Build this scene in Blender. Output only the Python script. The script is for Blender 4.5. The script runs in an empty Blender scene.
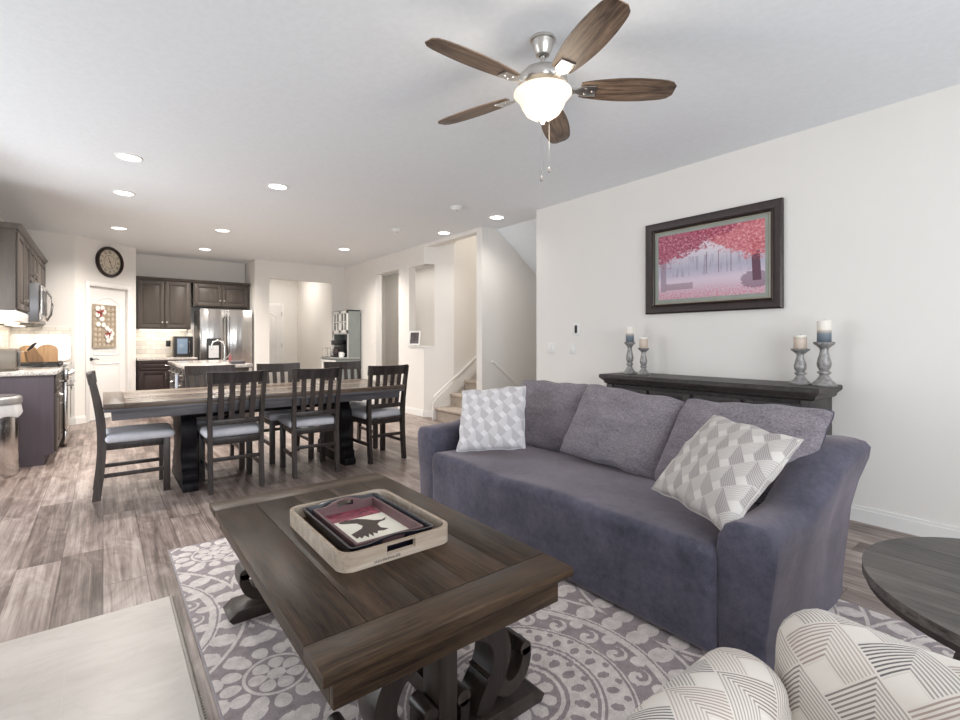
import bpy, bmesh, math, random
from mathutils import Vector, Matrix, noise as mnoise
random.seed(7)
D = bpy.data
col = bpy.context.scene.collection
scene = bpy.context.scene
R = math.radians
PI = math.pi

# ------------------------------------------------------------------ camera
CAMZ = 1.219
cam_d = D.cameras.new('camera')
cam = D.objects.new('camera', cam_d)
col.objects.link(cam)
cam.location = (0, 0, CAMZ)
cam.rotation_euler = (R(90), 0, -math.atan(377 / 480))
cam_d.sensor_width = 36
cam_d.lens = 18.0
cam_d.shift_y = -20 / 960
cam_d.clip_start = 0.02
scene.camera = cam

# ------------------------------------------------------------------ view, world
scene.view_settings.view_transform = 'Standard'
scene.view_settings.look = 'None'
scene.view_settings.gamma = 1.0
scene.view_settings.exposure = -0.08
scene.view_settings.use_curve_mapping = False
scene.cycles.max_bounces = 10
scene.cycles.diffuse_bounces = 7
scene.cycles.sample_clamp_indirect = 8
w = D.worlds.new('daylight_sky')
scene.world = w
w.use_nodes = True
wb = w.node_tree.nodes['Background']
wb.inputs[0].default_value = (0.80, 0.90, 1.0, 1)
wb.inputs[1].default_value = 1.2


def area(name, loc, rot, sx, sy, power, colr=(1, 1, 1), spread=180):
    l = D.lights.new(name, 'AREA')
    l.shape = 'RECTANGLE'
    l.size = sx
    l.size_y = sy
    l.energy = power
    l.color = colr
    l.spread = R(spread)
    o = D.objects.new(name, l)
    o.location = loc
    o.rotation_euler = rot
    col.objects.link(o)
    return o


# daylight through unseen windows behind and beside the camera (each lamp stands in its window opening)
area('unseen_window_daylight', (0.9, -1.86, 1.35), (R(90), 0, 0), 3.6, 1.9, 116, (0.93, 0.965, 1.0))
area('unseen_window_daylight', (-2.46, 3.9, 1.15), (R(96), 0, R(-90)), 2.1, 2.1, 62, (0.93, 0.965, 1.0))
area('unseen_window_daylight', (-1.10, 5.75, 1.4), (R(88), 0, R(-90)), 0.8, 0.8, 26, (0.9, 0.95, 1.0))  # unseen kitchen window, added to brighten the kitchen
area('hall_fill_light', (4.72, 8.2, 2.72), (0, 0, 0), 0.5, 3.0, 14, (1, 0.95, 0.88))  # added fill light for the side hall, no fixture behind it
area('hall_fill_light', (3.1, 10.9, 2.72), (0, 0, 0), 0.5, 0.8, 14, (1, 0.95, 0.88))  # added fill light past the far opening, no fixture behind it
area('stair_fill_light', (5.6, 5.65, 4.2), (0, 0, 0), 1.2, 0.8, 26, (1, 0.96, 0.9))  # added fill light high in the closed stairwell, no window there


# ------------------------------------------------------------------ object helpers
class MB:
    """collects geometry, becomes ONE mesh object"""

    def __init__(self):
        self.bm = bmesh.new()
        self.uv = self.bm.loops.layers.uv.new('UVMap')
        self.uvdone = set()

    def _xf(self, verts, M):
        if M is not None:
            bmesh.ops.transform(self.bm, matrix=M, verts=verts)

    def box(self, x0, x1, y0, y1, z0, z1, bev=0.0, M=None, seg=2):
        bm = self.bm
        vs = [bm.verts.new((x, y, z)) for x in (x0, x1) for y in (y0, y1) for z in (z0, z1)]
        F = [(0, 1, 3, 2), (4, 6, 7, 5), (0, 4, 5, 1), (2, 3, 7, 6), (0, 2, 6, 4), (1, 5, 7, 3)]
        fs = [bm.faces.new([vs[i] for i in f]) for f in F]
        if bev > 0:
            ed = list({e for f in fs for e in f.edges})
            r = bmesh.ops.bevel(bm, geom=ed, offset=bev, segments=seg, profile=0.5, affect='EDGES')
            vs = list({v for f in r['faces'] for v in f.verts} | {v for v in vs if v.is_valid})
        self._xf(vs, M)
        return vs

    def lathe(self, prof, n=24, M=None, cap=True, flute=None):
        bm = self.bm
        rings = []
        for r, z in prof:
            if r < 1e-5:
                rings.append([bm.verts.new((0, 0, z))])
            else:
                rings.append([bm.verts.new((r * math.cos(2 * PI * k / n), r * math.sin(2 * PI * k / n), z)) for k in range(n)])
        for a, b in zip(rings, rings[1:]):
            if len(a) == 1 and len(b) == 1:
                continue
            for k in range(n):
                k2 = (k + 1) % n
                if len(a) == 1:
                    bm.faces.new((a[0], b[k2], b[k]))
                elif len(b) == 1:
                    bm.faces.new((a[k], a[k2], b[0]))
                else:
                    bm.faces.new((a[k], a[k2], b[k2], b[k]))
        if cap:
            if len(rings[0]) > 1:
                bm.faces.new(list(reversed(rings[0])))
            if len(rings[-1]) > 1:
                bm.faces.new(rings[-1])
        vs = [v for r_ in rings for v in r_]
        self._xf(vs, M)
        return vs

    def cyl(self, p0, p1, r, n=16, r2=None):
        p0, p1 = Vector(p0), Vector(p1)
        d = p1 - p0
        M = Matrix.Translation(p0) @ d.to_track_quat('Z', 'Y').to_matrix().to_4x4()
        return self.lathe([(r, 0), (r if r2 is None else r2, d.length)], n, M)

    def tube(self, pts, r, n=8, closed=False):
        bm = self.bm
        pts = [Vector(p) for p in pts]
        rings = []
        up = Vector((0, 0, 1))
        N = len(pts)
        for i, p in enumerate(pts):
            a = pts[i - 1] if (i > 0 or closed) else p
            b = pts[(i + 1) % N] if (i < N - 1 or closed) else p
            t = (b - a).normalized()
            s = t.cross(up)
            if s.length < 1e-3:
                s = t.cross(Vector((0, 1, 0)))
            s.normalize()
            u = s.cross(t)
            rings.append([bm.verts.new(p + r * (math.cos(2 * PI * k / n) * s + math.sin(2 * PI * k / n) * u)) for k in range(n)])
        for i in range(N if closed else N - 1):
            a, b = rings[i], rings[(i + 1) % N]
            for k in range(n):
                bm.faces.new((a[k], b[k], b[(k + 1) % n], a[(k + 1) % n]))
        if not closed:
            bm.faces.new(rings[0])
            bm.faces.new(list(reversed(rings[-1])))

    def prism(self, pts, h0, h1, M=None, bev=0.0):
        """outline in xy extruded from z=h0 to h1, then M"""
        bm = self.bm
        a = [bm.verts.new((x, y, h0)) for x, y in pts]
        b = [bm.verts.new((x, y, h1)) for x, y in pts]
        n = len(pts)
        fs = [bm.faces.new(list(reversed(a))), bm.faces.new(b)]
        for i in range(n):
            fs.append(bm.faces.new((a[i], a[(i + 1) % n], b[(i + 1) % n], b[i])))
        vs = a + b
        if bev > 0:
            ed = [e for e in set(fs[0].edges) | set(fs[1].edges)]
            r = bmesh.ops.bevel(bm, geom=ed, offset=bev, segments=2, profile=0.5, affect='EDGES')
            vs = list({v for f in r['faces'] for v in f.verts} | {v for v in vs if v.is_valid})
        self._xf(vs, M)
        return vs

    def ribbon(self, path, th, h0, h1, M=None):
        """a curved strip: 2D path with thickness th (number or list), extruded h0..h1"""
        P = smooth(path)
        n = len(P)
        L, Rr = [], []
        for i, p in enumerate(P):
            a = P[max(i - 1, 0)]
            b = P[min(i + 1, n - 1)]
            tx, ty = b[0] - a[0], b[1] - a[1]
            l = math.hypot(tx, ty) or 1
            t_ = th if not isinstance(th, (list, tuple)) else th[0] + (th[1] - th[0]) * i / (n - 1)
            nx, ny = -ty / l * t_ / 2, tx / l * t_ / 2
            L.append((p[0] + nx, p[1] + ny))
            Rr.append((p[0] - nx, p[1] - ny))
        bm = self.bm
        v = [[bm.verts.new((q[0], q[1], h)) for q in S_] for S_ in (L, Rr) for h in (h0, h1)]
        l0, l1, r0, r1 = v
        for i in range(n - 1):
            bm.faces.new((l0[i], l0[i + 1], l1[i + 1], l1[i]))
            bm.faces.new((r0[i], r1[i], r1[i + 1], r0[i + 1]))
            bm.faces.new((l1[i], l1[i + 1], r1[i + 1], r1[i]))
            bm.faces.new((l0[i], r0[i], r0[i + 1], l0[i + 1]))
        bm.faces.new((l0[0], l1[0], r1[0], r0[0]))
        bm.faces.new((l0[-1], r0[-1], r1[-1], l1[-1]))
        self._xf([x for s in v for x in s], M)

    def softbox(self, x0, x1, y0, y1, z0, z1, r=0.05, k=4, m=8, warp=None, M=None, puff=0.0):
        """rounded box with a dense surface that can be warped (cloth, cushions)"""
        bm = self.bm
        c = Vector(((x0 + x1) / 2, (y0 + y1) / 2, (z0 + z1) / 2))
        h = Vector(((x1 - x0) / 2, (y1 - y0) / 2, (z1 - z0) / 2))
        r = min(r, h.x, h.y, h.z)

        def samples(hh):
            s = [-hh + r * (1 - math.cos(PI / 2 * i / k)) * 0.999 for i in range(k)]
            inner = hh - r
            mid = [-inner + 2 * inner * i / m for i in range(m + 1)] if inner > 1e-4 else [0]
            return s + mid + [-q for q in reversed(s)]
        SX, SY, SZ = samples(h.x), samples(h.y), samples(h.z)
        cache = {}

        def vert(x, y, z):
            key = (round(x, 6), round(y, 6), round(z, 6))
            if key in cache:
                return cache[key]
            p = Vector((x, y, z))
            i = Vector([max(-(h[a] - r), min(h[a] - r, p[a])) for a in range(3)])
            dd = p - i
            q = i + dd.normalized() * r if dd.length > 1e-6 else p
            if puff:
                fx, fy, fz = 1 - (q.x / h.x) ** 2, 1 - (q.y / h.y) ** 2, 1 - (q.z / h.z) ** 2
                q = Vector((q.x + math.copysign(puff * fy * fz, q.x) * (abs(q.x) > h.x * .98),
                            q.y + math.copysign(puff * fx * fz, q.y) * (abs(q.y) > h.y * .98),
                            q.z + math.copysign(puff * fx * fy, q.z) * (abs(q.z) > h.z * .98)))
            q = q + c
            if warp:
                q = Vector(warp(q))
            cache[key] = bm.verts.new(q)
            return cache[key]

        def face(quad, uvs):
            try:
                f = bm.faces.new(quad)
            except ValueError:
                return
        for sgn in (-1, 1):
            for (A, B, f) in ((SX, SY, lambda a, b: (a, b, sgn * h.z)), (SY, SZ, lambda a, b: (sgn * h.x, a, b)),
                              (SZ, SX, lambda a, b: (b, sgn * h.y, a))):
                for i in range(len(A) - 1):
                    for j in range(len(B) - 1):
                        q = [vert(*f(A[i], B[j])), vert(*f(A[i + 1], B[j])), vert(*f(A[i + 1], B[j + 1])), vert(*f(A[i], B[j + 1]))]
                        if len(set(q)) < 4:
                            continue
                        if sgn < 0:
                            q.reverse()
                        face(q, None)
        vs = list(cache.values())
        self._xf(vs, M)
        return vs

    def loft(self, rings, closed=True, caps=True, uvs=None):
        """rings: lists of points; uv = running length"""
        bm = self.bm
        V = [[bm.verts.new(p) for p in r_] for r_ in rings]
        n = len(rings[0])
        ul = [0]
        for a, b in zip(rings, rings[1:]):
            ul.append(ul[-1] + sum((Vector(p) - Vector(q)).length for p, q in zip(a, b)) / n)
        vl = [0]
        mid = rings[len(rings) // 2]
        for k in range(n):
            vl.append(vl[-1] + (Vector(mid[(k + 1) % n]) - Vector(mid[k])).length)
        for i in range(len(V) - 1):
            for k in range(n if closed else n - 1):
                k2 = (k + 1) % n
                f = bm.faces.new((V[i][k], V[i + 1][k], V[i + 1][k2], V[i][k2]))
                for lp, (uu, vv) in zip(f.loops, ((ul[i], vl[k]), (ul[i + 1], vl[k]), (ul[i + 1], vl[k + 1]), (ul[i], vl[k + 1]))):
                    lp[self.uv].uv = (uu, vv)
                self.uvdone.add(f)
        if caps:
            for ring in (V[0], V[-1]):
                try:
                    bm.faces.new(ring)
                except ValueError:
                    pass
        return V

    def build(self, name, mat, parent=None, loc=(0, 0, 0), rot=(0, 0, 0), smooth_deg=38, smooth=True, mod=None):
        bm = self.bm
        uvl = self.uv
        bmesh.ops.recalc_face_normals(bm, faces=bm.faces[:])
        done = self.uvdone
        for f in bm.faces:
            if f in done:
                continue
            n = f.normal
            ax = max(range(3), key=lambda a: abs(n[a]))
            for lp in f.loops:
                c = lp.vert.co
                lp[uvl].uv = ((c.y, c.z), (c.x, c.z), (c.x, c.y))[ax]
        me = D.meshes.new(name)
        bm.to_mesh(me)
        bm.free()
        if smooth:
            for p in me.polygons:
                p.use_smooth = True
            me.set_sharp_from_angle(angle=R(smooth_deg))
        if mat is not None:
            me.materials.append(mat)
        o = D.objects.new(name, me)
        o.location = loc
        o.rotation_euler = rot
        if parent is not None:
            o.parent = parent
        col.objects.link(o)
        return o


def smooth(path, n=8):
    P = [Vector((p[0], p[1], 0)) for p in path]
    out = []
    for i in range(len(P) - 1):
        p0, p1, p2, p3 = P[max(i - 1, 0)], P[i], P[i + 1], P[min(i + 2, len(P) - 1)]
        for k in range(n):
            t = k / n
            q = 0.5 * ((2 * p1) + (-p0 + p2) * t + (2 * p0 - 5 * p1 + 4 * p2 - p3) * t * t + (-p0 + 3 * p1 - 3 * p2 + p3) * t ** 3)
            out.append((q.x, q.y))
    out.append((P[-1].x, P[-1].y))
    return out


def empty(name, loc, rz=0.0):
    o = D.objects.new(name, None)
    o.location = loc
    o.rotation_euler = (0, 0, rz)
    o.empty_display_size = 0.1
    col.objects.link(o)
    return o


def tag(o, label, cat, group=None, kind=None):
    o['label'] = label
    o['category'] = cat
    if group:
        o['group'] = group
    if kind:
        o['kind'] = kind
    return o


def thing(name, label, cat, loc, rz=0.0, group=None):
    return tag(empty(name, loc, rz), label, cat, group)


def struct(o):
    o['kind'] = 'structure'
    return o


KIDS = {}


def children(o):
    return [c for c in D.objects if c.parent == o]


def copy_tree(o, parent=None):
    c = o.copy()
    col.objects.link(c)
    if parent is not None:
        c.parent = parent
    for ch in children(o):
        copy_tree(ch, c)
    return c


def place(proto, first, loc, rz, label, group=None, scale=None):
    o = proto if first else copy_tree(proto)
    o.location = loc
    o.rotation_euler = (0, 0, rz)
    o['label'] = label
    if group:
        o['group'] = group
    if scale:
        o.scale = scale
    return o


# axis maps: prism drawn in (x,y) extruded z  ->  other planes
XZ = Matrix(((1, 0, 0, 0), (0, 0, 1, 0), (0, 1, 0, 0), (0, 0, 0, 1)))   # (a,b,h) -> x=a, z=b, y=h
YZ = Matrix(((0, 0, 1, 0), (1, 0, 0, 0), (0, 1, 0, 0), (0, 0, 0, 1)))   # (a,b,h) -> y=a, z=b, x=h


# ------------------------------------------------------------------ material helpers
class X:
    """shader maths with operators"""
    nt = None

    def __init__(self, s):
        self.s = s

    @staticmethod
    def m(op, *a):
        n = X.nt.nodes.new('ShaderNodeMath')
        n.operation = op
        for i, v in enumerate(a):
            if isinstance(v, X):
                X.nt.links.new(v.s, n.inputs[i])
            else:
                n.inputs[i].default_value = float(v)
        return X(n.outputs[0])
    __add__ = lambda a, b: X.m('ADD', a, b)
    __radd__ = lambda a, b: X.m('ADD', b, a)
    __sub__ = lambda a, b: X.m('SUBTRACT', a, b)
    __rsub__ = lambda a, b: X.m('SUBTRACT', b, a)
    __mul__ = lambda a, b: X.m('MULTIPLY', a, b)
    __rmul__ = lambda a, b: X.m('MULTIPLY', b, a)
    __truediv__ = lambda a, b: X.m('DIVIDE', a, b)
    __neg__ = lambda a: X.m('MULTIPLY', a, -1)
    __gt__ = lambda a, b: X.m('GREATER_THAN', a, b)
    __lt__ = lambda a, b: X.m('LESS_THAN', a, b)
    floor = lambda a: X.m('FLOOR', a)
    fract = lambda a: X.m('FRACT', a)
    abs = lambda a: X.m('ABSOLUTE', a)
    sin = lambda a: X.m('SINE', a)
    cos = lambda a: X.m('COSINE', a)
    sqrt = lambda a: X.m('SQRT', a)
    max = lambda a, b: X.m('MAXIMUM', a, b)
    min = lambda a, b: X.m('MINIMUM', a, b)
    clamp = lambda a: X.m('MINIMUM', X.m('MAXIMUM', a, 0), 1)
    mod = lambda a, b: X.m('FLOORED_MODULO', a, b)
    atan2 = lambda a, b: X.m('ARCTAN2', a, b)


def newmat(name):
    m = D.materials.new(name)
    m.use_nodes = True
    nt = m.node_tree
    X.nt = nt
    b = nt.nodes['Principled BSDF']
    return m, nt, b


def coords(kind='Object'):
    nt = X.nt
    tc = nt.nodes.new('ShaderNodeTexCoord')
    sp = nt.nodes.new('ShaderNodeSeparateXYZ')
    nt.links.new(tc.outputs[kind], sp.inputs[0])
    return X(sp.outputs[0]), X(sp.outputs[1]), X(sp.outputs[2])


def vec(x, y, z=0.0):
    n = X.nt.nodes.new('ShaderNodeCombineXYZ')
    for i, v in enumerate((x, y, z)):
        if isinstance(v, X):
            X.nt.links.new(v.s, n.inputs[i])
        else:
            n.inputs[i].default_value = v
    return n.outputs[0]


def noise(v, scale=5, detail=4, rough=0.55, dist=0.0):
    n = X.nt.nodes.new('ShaderNodeTexNoise')
    n.inputs['Scale'].default_value = scale
    n.inputs['Detail'].default_value = detail
    n.inputs['Roughness'].default_value = rough
    n.inputs['Distortion'].default_value = dist
    if v is not None:
        X.nt.links.new(v, n.inputs['Vector'])
    return X(n.outputs[0])


def white(v):
    n = X.nt.nodes.new('ShaderNodeTexWhiteNoise')
    n.noise_dimensions = '3D'
    X.nt.links.new(v, n.inputs['Vector'])
    return X(n.outputs[0])


def voronoi(v, scale, feature='F1', out=0):
    n = X.nt.nodes.new('ShaderNodeTexVoronoi')
    n.feature = feature
    n.inputs['Scale'].default_value = scale
    X.nt.links.new(v, n.inputs['Vector'])
    return X(n.outputs[out])


def ramp(f, stops):
    n = X.nt.nodes.new('ShaderNodeValToRGB')
    X.nt.links.new(f.s, n.inputs[0])
    e = n.color_ramp.elements
    while len(e) < len(stops):
        e.new(0.5)
    for el, (p, c) in zip(e, stops):
        el.position = p
        el.color = (*c, 1)
    return n.outputs[0]


def mixc(f, a, b, blend='MIX'):
    n = X.nt.nodes.new('ShaderNodeMix')
    n.data_type = 'RGBA'
    n.blend_type = blend
    if isinstance(f, X):
        X.nt.links.new(f.s, n.inputs[0])
    else:
        n.inputs[0].default_value = f
    for i, c in ((6, a), (7, b)):
        if isinstance(c, tuple):
            n.inputs[i].default_value = (*c, 1)
        else:
            X.nt.links.new(c, n.inputs[i])
    return n.outputs[2]


def bump(b, h, strength=0.3, dist=0.01):
    n = X.nt.nodes.new('ShaderNodeBump')
    n.inputs['Strength'].default_value = strength
    n.inputs['Distance'].default_value = dist
    X.nt.links.new(h.s if isinstance(h, X) else h, n.inputs['Height'])
    X.nt.links.new(n.outputs[0], b.inputs['Normal'])


def setc(b, c):
    if isinstance(c, tuple):
        b.inputs['Base Color'].default_value = (*c, 1)
    else:
        X.nt.links.new(c, b.inputs['Base Color'])


def s2l(*c):
    return tuple((v / 255 / 12.92) if v <= 10 else ((v / 255 + 0.055) / 1.055) ** 2.4 for v in c)


def plain(name, c, rough=0.5, metal=0.0, spec=None, nscale=None, namp=0.06, bmp=0.0, sheen=0.0, coat=0.0):
    m, nt, b = newmat(name)
    b.inputs['Roughness'].default_value = rough
    b.inputs['Metallic'].default_value = metal
    if spec is not None:
        b.inputs['Specular IOR Level'].default_value = spec
    if sheen:
        b.inputs['Sheen Weight'].default_value = sheen
    if coat:
        b.inputs['Coat Weight'].default_value = coat
    tc = nt.nodes.new('ShaderNodeTexCoord')
    n = noise(tc.outputs['Object'], nscale or 12, 3)
    lo = tuple(max(0, v * (1 - namp)) for v in c)
    hi = tuple(v * (1 + namp) for v in c)
    setc(b, ramp(n, [(0.3, lo), (0.7, hi)]))
    if bmp:
        bump(b, noise(tc.outputs['Object'], (nscale or 12) * 8, 4), bmp, 0.004)
    return m


def emis(name, c, s):
    m, nt, b = newmat(name)
    b.inputs['Base Color'].default_value = (*c, 1)
    b.inputs['Emission Color'].default_value = (*c, 1)
    b.inputs['Emission Strength'].default_value = s
    return m


def wood(name, dark, light, axis=0, scale=1.0, rough=0.4, island=0.25, contrast=1.0, coat=0.0, use='Object', spec=0.3):
    """grain runs along axis"""
    m, nt, b = newmat(name)
    c = list(coords(use))
    geo = nt.nodes.new('ShaderNodeNewGeometry')
    isl = X(geo.outputs['Random Per Island'])
    st = [26.0 * scale] * 3
    st[axis] = 2.0 * scale
    v = vec(c[0] * st[0] + isl * 37.0, c[1] * st[1] + isl * 11.0, c[2] * st[2] + isl * 5.0)
    g = noise(v, 1.0, 6, 0.62, 0.6)
    v2 = vec(c[0] * st[0] * 3.5 + isl * 9, c[1] * st[1] * 3.5, c[2] * st[2] * 3.5)
    f = noise(v2, 1.0, 3, 0.7, 0.2)
    st3 = [5.0 * scale] * 3
    st3[axis] = 1.2 * scale
    big = noise(vec(c[0] * st3[0] + isl * 20, c[1] * st3[1], c[2] * st3[2]), 1.0, 3, 0.5)
    t = (g * 0.55 + f * 0.25 + big * 0.35 + isl * island - island * 0.5 - 0.575) * (2.4 * contrast) + 0.5
    t = t.clamp()
    setc(b, ramp(t, [(0.0, dark), (0.55, tuple(d * 0.5 + l * 0.5 for d, l in zip(dark, light))), (1.0, light)]))
    rr = t * 0.12 + (rough - 0.06)
    nt.links.new(rr.s, b.inputs['Roughness'])
    if coat:
        b.inputs['Coat Weight'].default_value = coat
        b.inputs['Coat Roughness'].default_value = 0.25
    b.inputs['Specular IOR Level'].default_value = spec
    bump(b, g * 0.6 + f * 0.4, 0.25, 0.003)
    return m


# ------------------------------------------------------------------ materials: surfaces
def mat_wall(name, c):
    m, nt, b = newmat(name)
    tc = nt.nodes.new('ShaderNodeTexCoord')
    n = noise(tc.outputs['Object'], 2.0, 2)
    setc(b, ramp(n, [(0.3, tuple(v * 0.985 for v in c)), (0.7, c)]))
    b.inputs['Roughness'].default_value = 0.85
    bump(b, noise(tc.outputs['Object'], 160, 2), 0.06, 0.002)
    return m


WALL = mat_wall('wall_paint', (0.81, 0.785, 0.75))
TRIM = plain('white_trim_paint', (0.83, 0.82, 0.80), 0.4, nscale=3, namp=0.01)
DOORW = plain('white_door_paint', (0.80, 0.78, 0.76), 0.45, nscale=3, namp=0.01)


def mat_ceiling():
    m, nt, b = newmat('knockdown_ceiling')
    tc = nt.nodes.new('ShaderNodeTexCoord')
    n = noise(tc.outputs['Object'], 26, 5, 0.6)
    setc(b, ramp(n, [(0.3, (0.83, 0.86, 0.89)), (0.7, (0.87, 0.90, 0.93))]))
    b.inputs['Roughness'].default_value = 0.9
    bump(b, ramp(n, [(0.42, (0, 0, 0)), (0.58, (1, 1, 1))]), 0.12, 0.003)
    return m


CEIL = mat_ceiling()


def mat_floor():
    m, nt, b = newmat('vinyl_plank_floor')
    x, y, z = coords('Object')
    W, L = 0.18, 1.22
    row = (x / W).floor()
    off = white(vec(row, 3.7, 1.3))
    yy = y / L + off
    colm = yy.floor()
    rnd = white(vec(row, colm, 0.5))
    rnd2 = white(vec(colm, row, 7.5))
    gx = x * 24.0 + rnd * 50.0
    gy = y * 0.95 + rnd2 * 30.0
    g = noise(vec(gx, gy, 0.0), 1.0, 6, 0.6, 0.9)
    f = noise(vec(x * 120.0, y * 3.0, rnd * 9), 1.0, 4, 0.7)
    cl = noise(vec(x * 5.5 + rnd * 13, y * 1.9 + rnd2 * 7, 0.0), 1.0, 4, 0.65, 1.2)
    t = (g * 0.75 + f * 0.45 + cl * 0.75 + rnd * 0.22 - 0.11 - 0.975) * 1.75 + 0.5
    c = ramp(t.clamp(), [(0.0, s2l(74, 62, 57)), (0.3, s2l(108, 94, 88)), (0.6, s2l(146, 131, 124)), (1.0, s2l(184, 171, 164))])
    fx = (x / W).fract()
    fy = yy.fract()
    seam = ((fx < 0.012).max(fx > 0.988)).max((fy < 0.0022).max(fy > 0.9978))
    c = mixc(seam * 0.6, c, s2l(75, 62, 56))
    setc(b, c)
    nt.links.new((g * 0.12 + 0.30).s, b.inputs['Roughness'])
    b.inputs['Specular IOR Level'].default_value = 0.45
    bump(b, g * 0.3 + f * 0.3 - seam, 0.15, 0.002)
    return m


FLOOR = mat_floor()


def mat_hearth():
    m, nt, b = newmat('marble_tile')
    x, y, z = coords('Object')
    n = noise(vec(x * 1.2, y * 2.5, 0.0), 1.6, 6, 0.6, 2.2)
    vein = ((n - 0.5).abs() * 26.0).clamp()
    cl = noise(vec(x * 1.5, y * 4.0, 3.0), 1.5, 4)
    c = ramp(cl, [(0.3, s2l(180, 172, 165)), (0.7, s2l(200, 193, 187))])
    c = mixc((1 - vein) * 0.22, c, s2l(165, 158, 150))
    fx = ((x + 0.11 + 6.1) / 0.61).fract()
    fy = ((y - 2.66 + 6.1) / 0.61).fract()
    gr = (fx < 0.006).max(fy < 0.006)
    c = mixc(gr * 0.6, c, s2l(190, 184, 178))
    setc(b, c)
    b.inputs['Roughness'].default_value = 0.35
    return m


def mat_subway():
    m, nt, b = newmat('glossy_subway_tile')
    x, y, z = coords('UV')
    br = nt.nodes.new('ShaderNodeTexBrick')
    nt.links.new(vec(x, y, 0.0), br.inputs['Vector'])
    br.inputs['Scale'].default_value = 1.0
    br.inputs['Brick Width'].default_value = 0.15
    br.inputs['Row Height'].default_value = 0.075
    br.inputs['Mortar Size'].default_value = 0.003
    br.inputs['Color1'].default_value = (*s2l(214, 206, 196), 1)
    br.inputs['Color2'].default_value = (*s2l(238, 233, 224), 1)
    br.inputs['Mortar'].default_value = (*s2l(196, 188, 178), 1)
    setc(b, br.outputs[0])
    b.inputs['Roughness'].default_value = 0.15
    bump(b, -X(br.outputs[1]), 0.4, 0.003)
    return m


SUBWAY = mat_subway()


def mat_rug():
    m, nt, b = newmat('medallion_rug_pile')
    x, y, z = coords('Object')        # metres, world aligned (rug origin at the world origin)
    T = 1.25
    wob = noise(vec(x, y, 0.0), 9, 2)
    u = ((x - 1.12 + T * 4.5) / T).fract() * T - T / 2
    v = ((y - 1.20 + T * 4.5) / T).fract() * T - T / 2
    fz = (noise(vec(x, y, 2.0), 70, 3, 0.7) - 0.5) * 0.022
    u = u + (wob - 0.5) * 0.012 + fz
    v = v + fz * 0.8
    r = (u * u + v * v).sqrt()
    a = v.atan2(u)

    def cell(N, rk, ph=0.0):
        k = (a * (N / (2 * PI)) + ph).fract() - 0.5
        return k * (2 * PI * rk / N), r - rk

    def disc(N, rk, rad, ph=0.0, sy=1.0):
        p, q = cell(N, rk, ph)
        q = q * sy
        return (p * p + q * q).sqrt() < rad

    def band(r0, r1):
        return (r > r0) * (r < r1)

    def scroll(N, rk, rad, ph=0.0, k=150.0):
        p, q = cell(N, rk, ph)
        rho = (p * p + q * q).sqrt()
        phi = q.atan2(p)
        return (((phi + rho * k).sin()) > -0.15) * (rho < rad)
    light = disc(9, 0.0, 0.045)
    light = light.max(disc(10, 0.085, 0.022, 0, 0.6))
    light = light.max(band(0.135, 0.15))
    light = light.max(band(0.165, 0.255) * (1 - disc(18, 0.205, 0.018, 0, 0.7)) * (1 - disc(18, 0.245, 0.013, 0.5)))
    light = light.max(band(0.268, 0.278))
    light = light.max(band(0.288, 0.375) * (1 - disc(26, 0.32, 0.016, 0, 0.7)) * (1 - disc(26, 0.358, 0.013, 0.5)))
    light = light.max(band(0.385, 0.392))
    light = light.max(scroll(20, 0.437, 0.044, k=125.0))
    light = light.max(disc(20, 0.482, 0.028, 0.5))
    light = light.max(band(0.50, 0.53))
    light = light.max(band(0.538, 0.546))
    light = light.max(disc(30, 0.588, 0.040, 0.0, 0.8))
    light = light.max(band(0.635, 0.65))
    # leafy filling between the medallions
    out = r > 0.665
    light = light.max(disc(34, 0.70, 0.036, 0.5, 0.8) * out)
    r_in = r
    # small rosettes where four medallions meet
    u = ((x - 1.12 - T / 2 + T * 4.5) / T).fract() * T - T / 2 + (wob - 0.5) * 0.012
    v = ((y - 1.20 - T / 2 + T * 4.5) / T).fract() * T - T / 2
    r = (u * u + v * v).sqrt()
    a = v.atan2(u)
    small = disc(6, 0.0, 0.03).max(disc(7, 0.062, 0.026, 0, 0.8)).max(band(0.10, 0.112)).max(disc(13, 0.150, 0.028, 0, 0.8))
    light = light.max(small * (r_in > 0.69))
    # border
    ex = ((x - 1.5).abs() > 1.13).max((y - 1.58).abs() > 1.63)
    pile = noise(vec(x, y, 0.0), 150, 4, 0.85)
    pile2 = noise(vec(x, y, 0.0), 22, 4, 0.6)
    lc = ramp(pile * 0.5 + pile2 * 0.5, [(0.35, s2l(180, 170, 167)), (0.65, s2l(230, 221, 216))])
    dc = ramp(pile * 0.5 + pile2 * 0.5, [(0.35, s2l(122, 112, 114)), (0.65, s2l(166, 153, 155))])
    c = mixc(light, dc, lc)
    setc(b, c)
    b.inputs['Roughness'].default_value = 0.95
    b.inputs['Sheen Weight'].default_value = 0.15
    bump(b, light * 0.8 + pile * 0.5, 0.6, 0.006)
    return m


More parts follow.
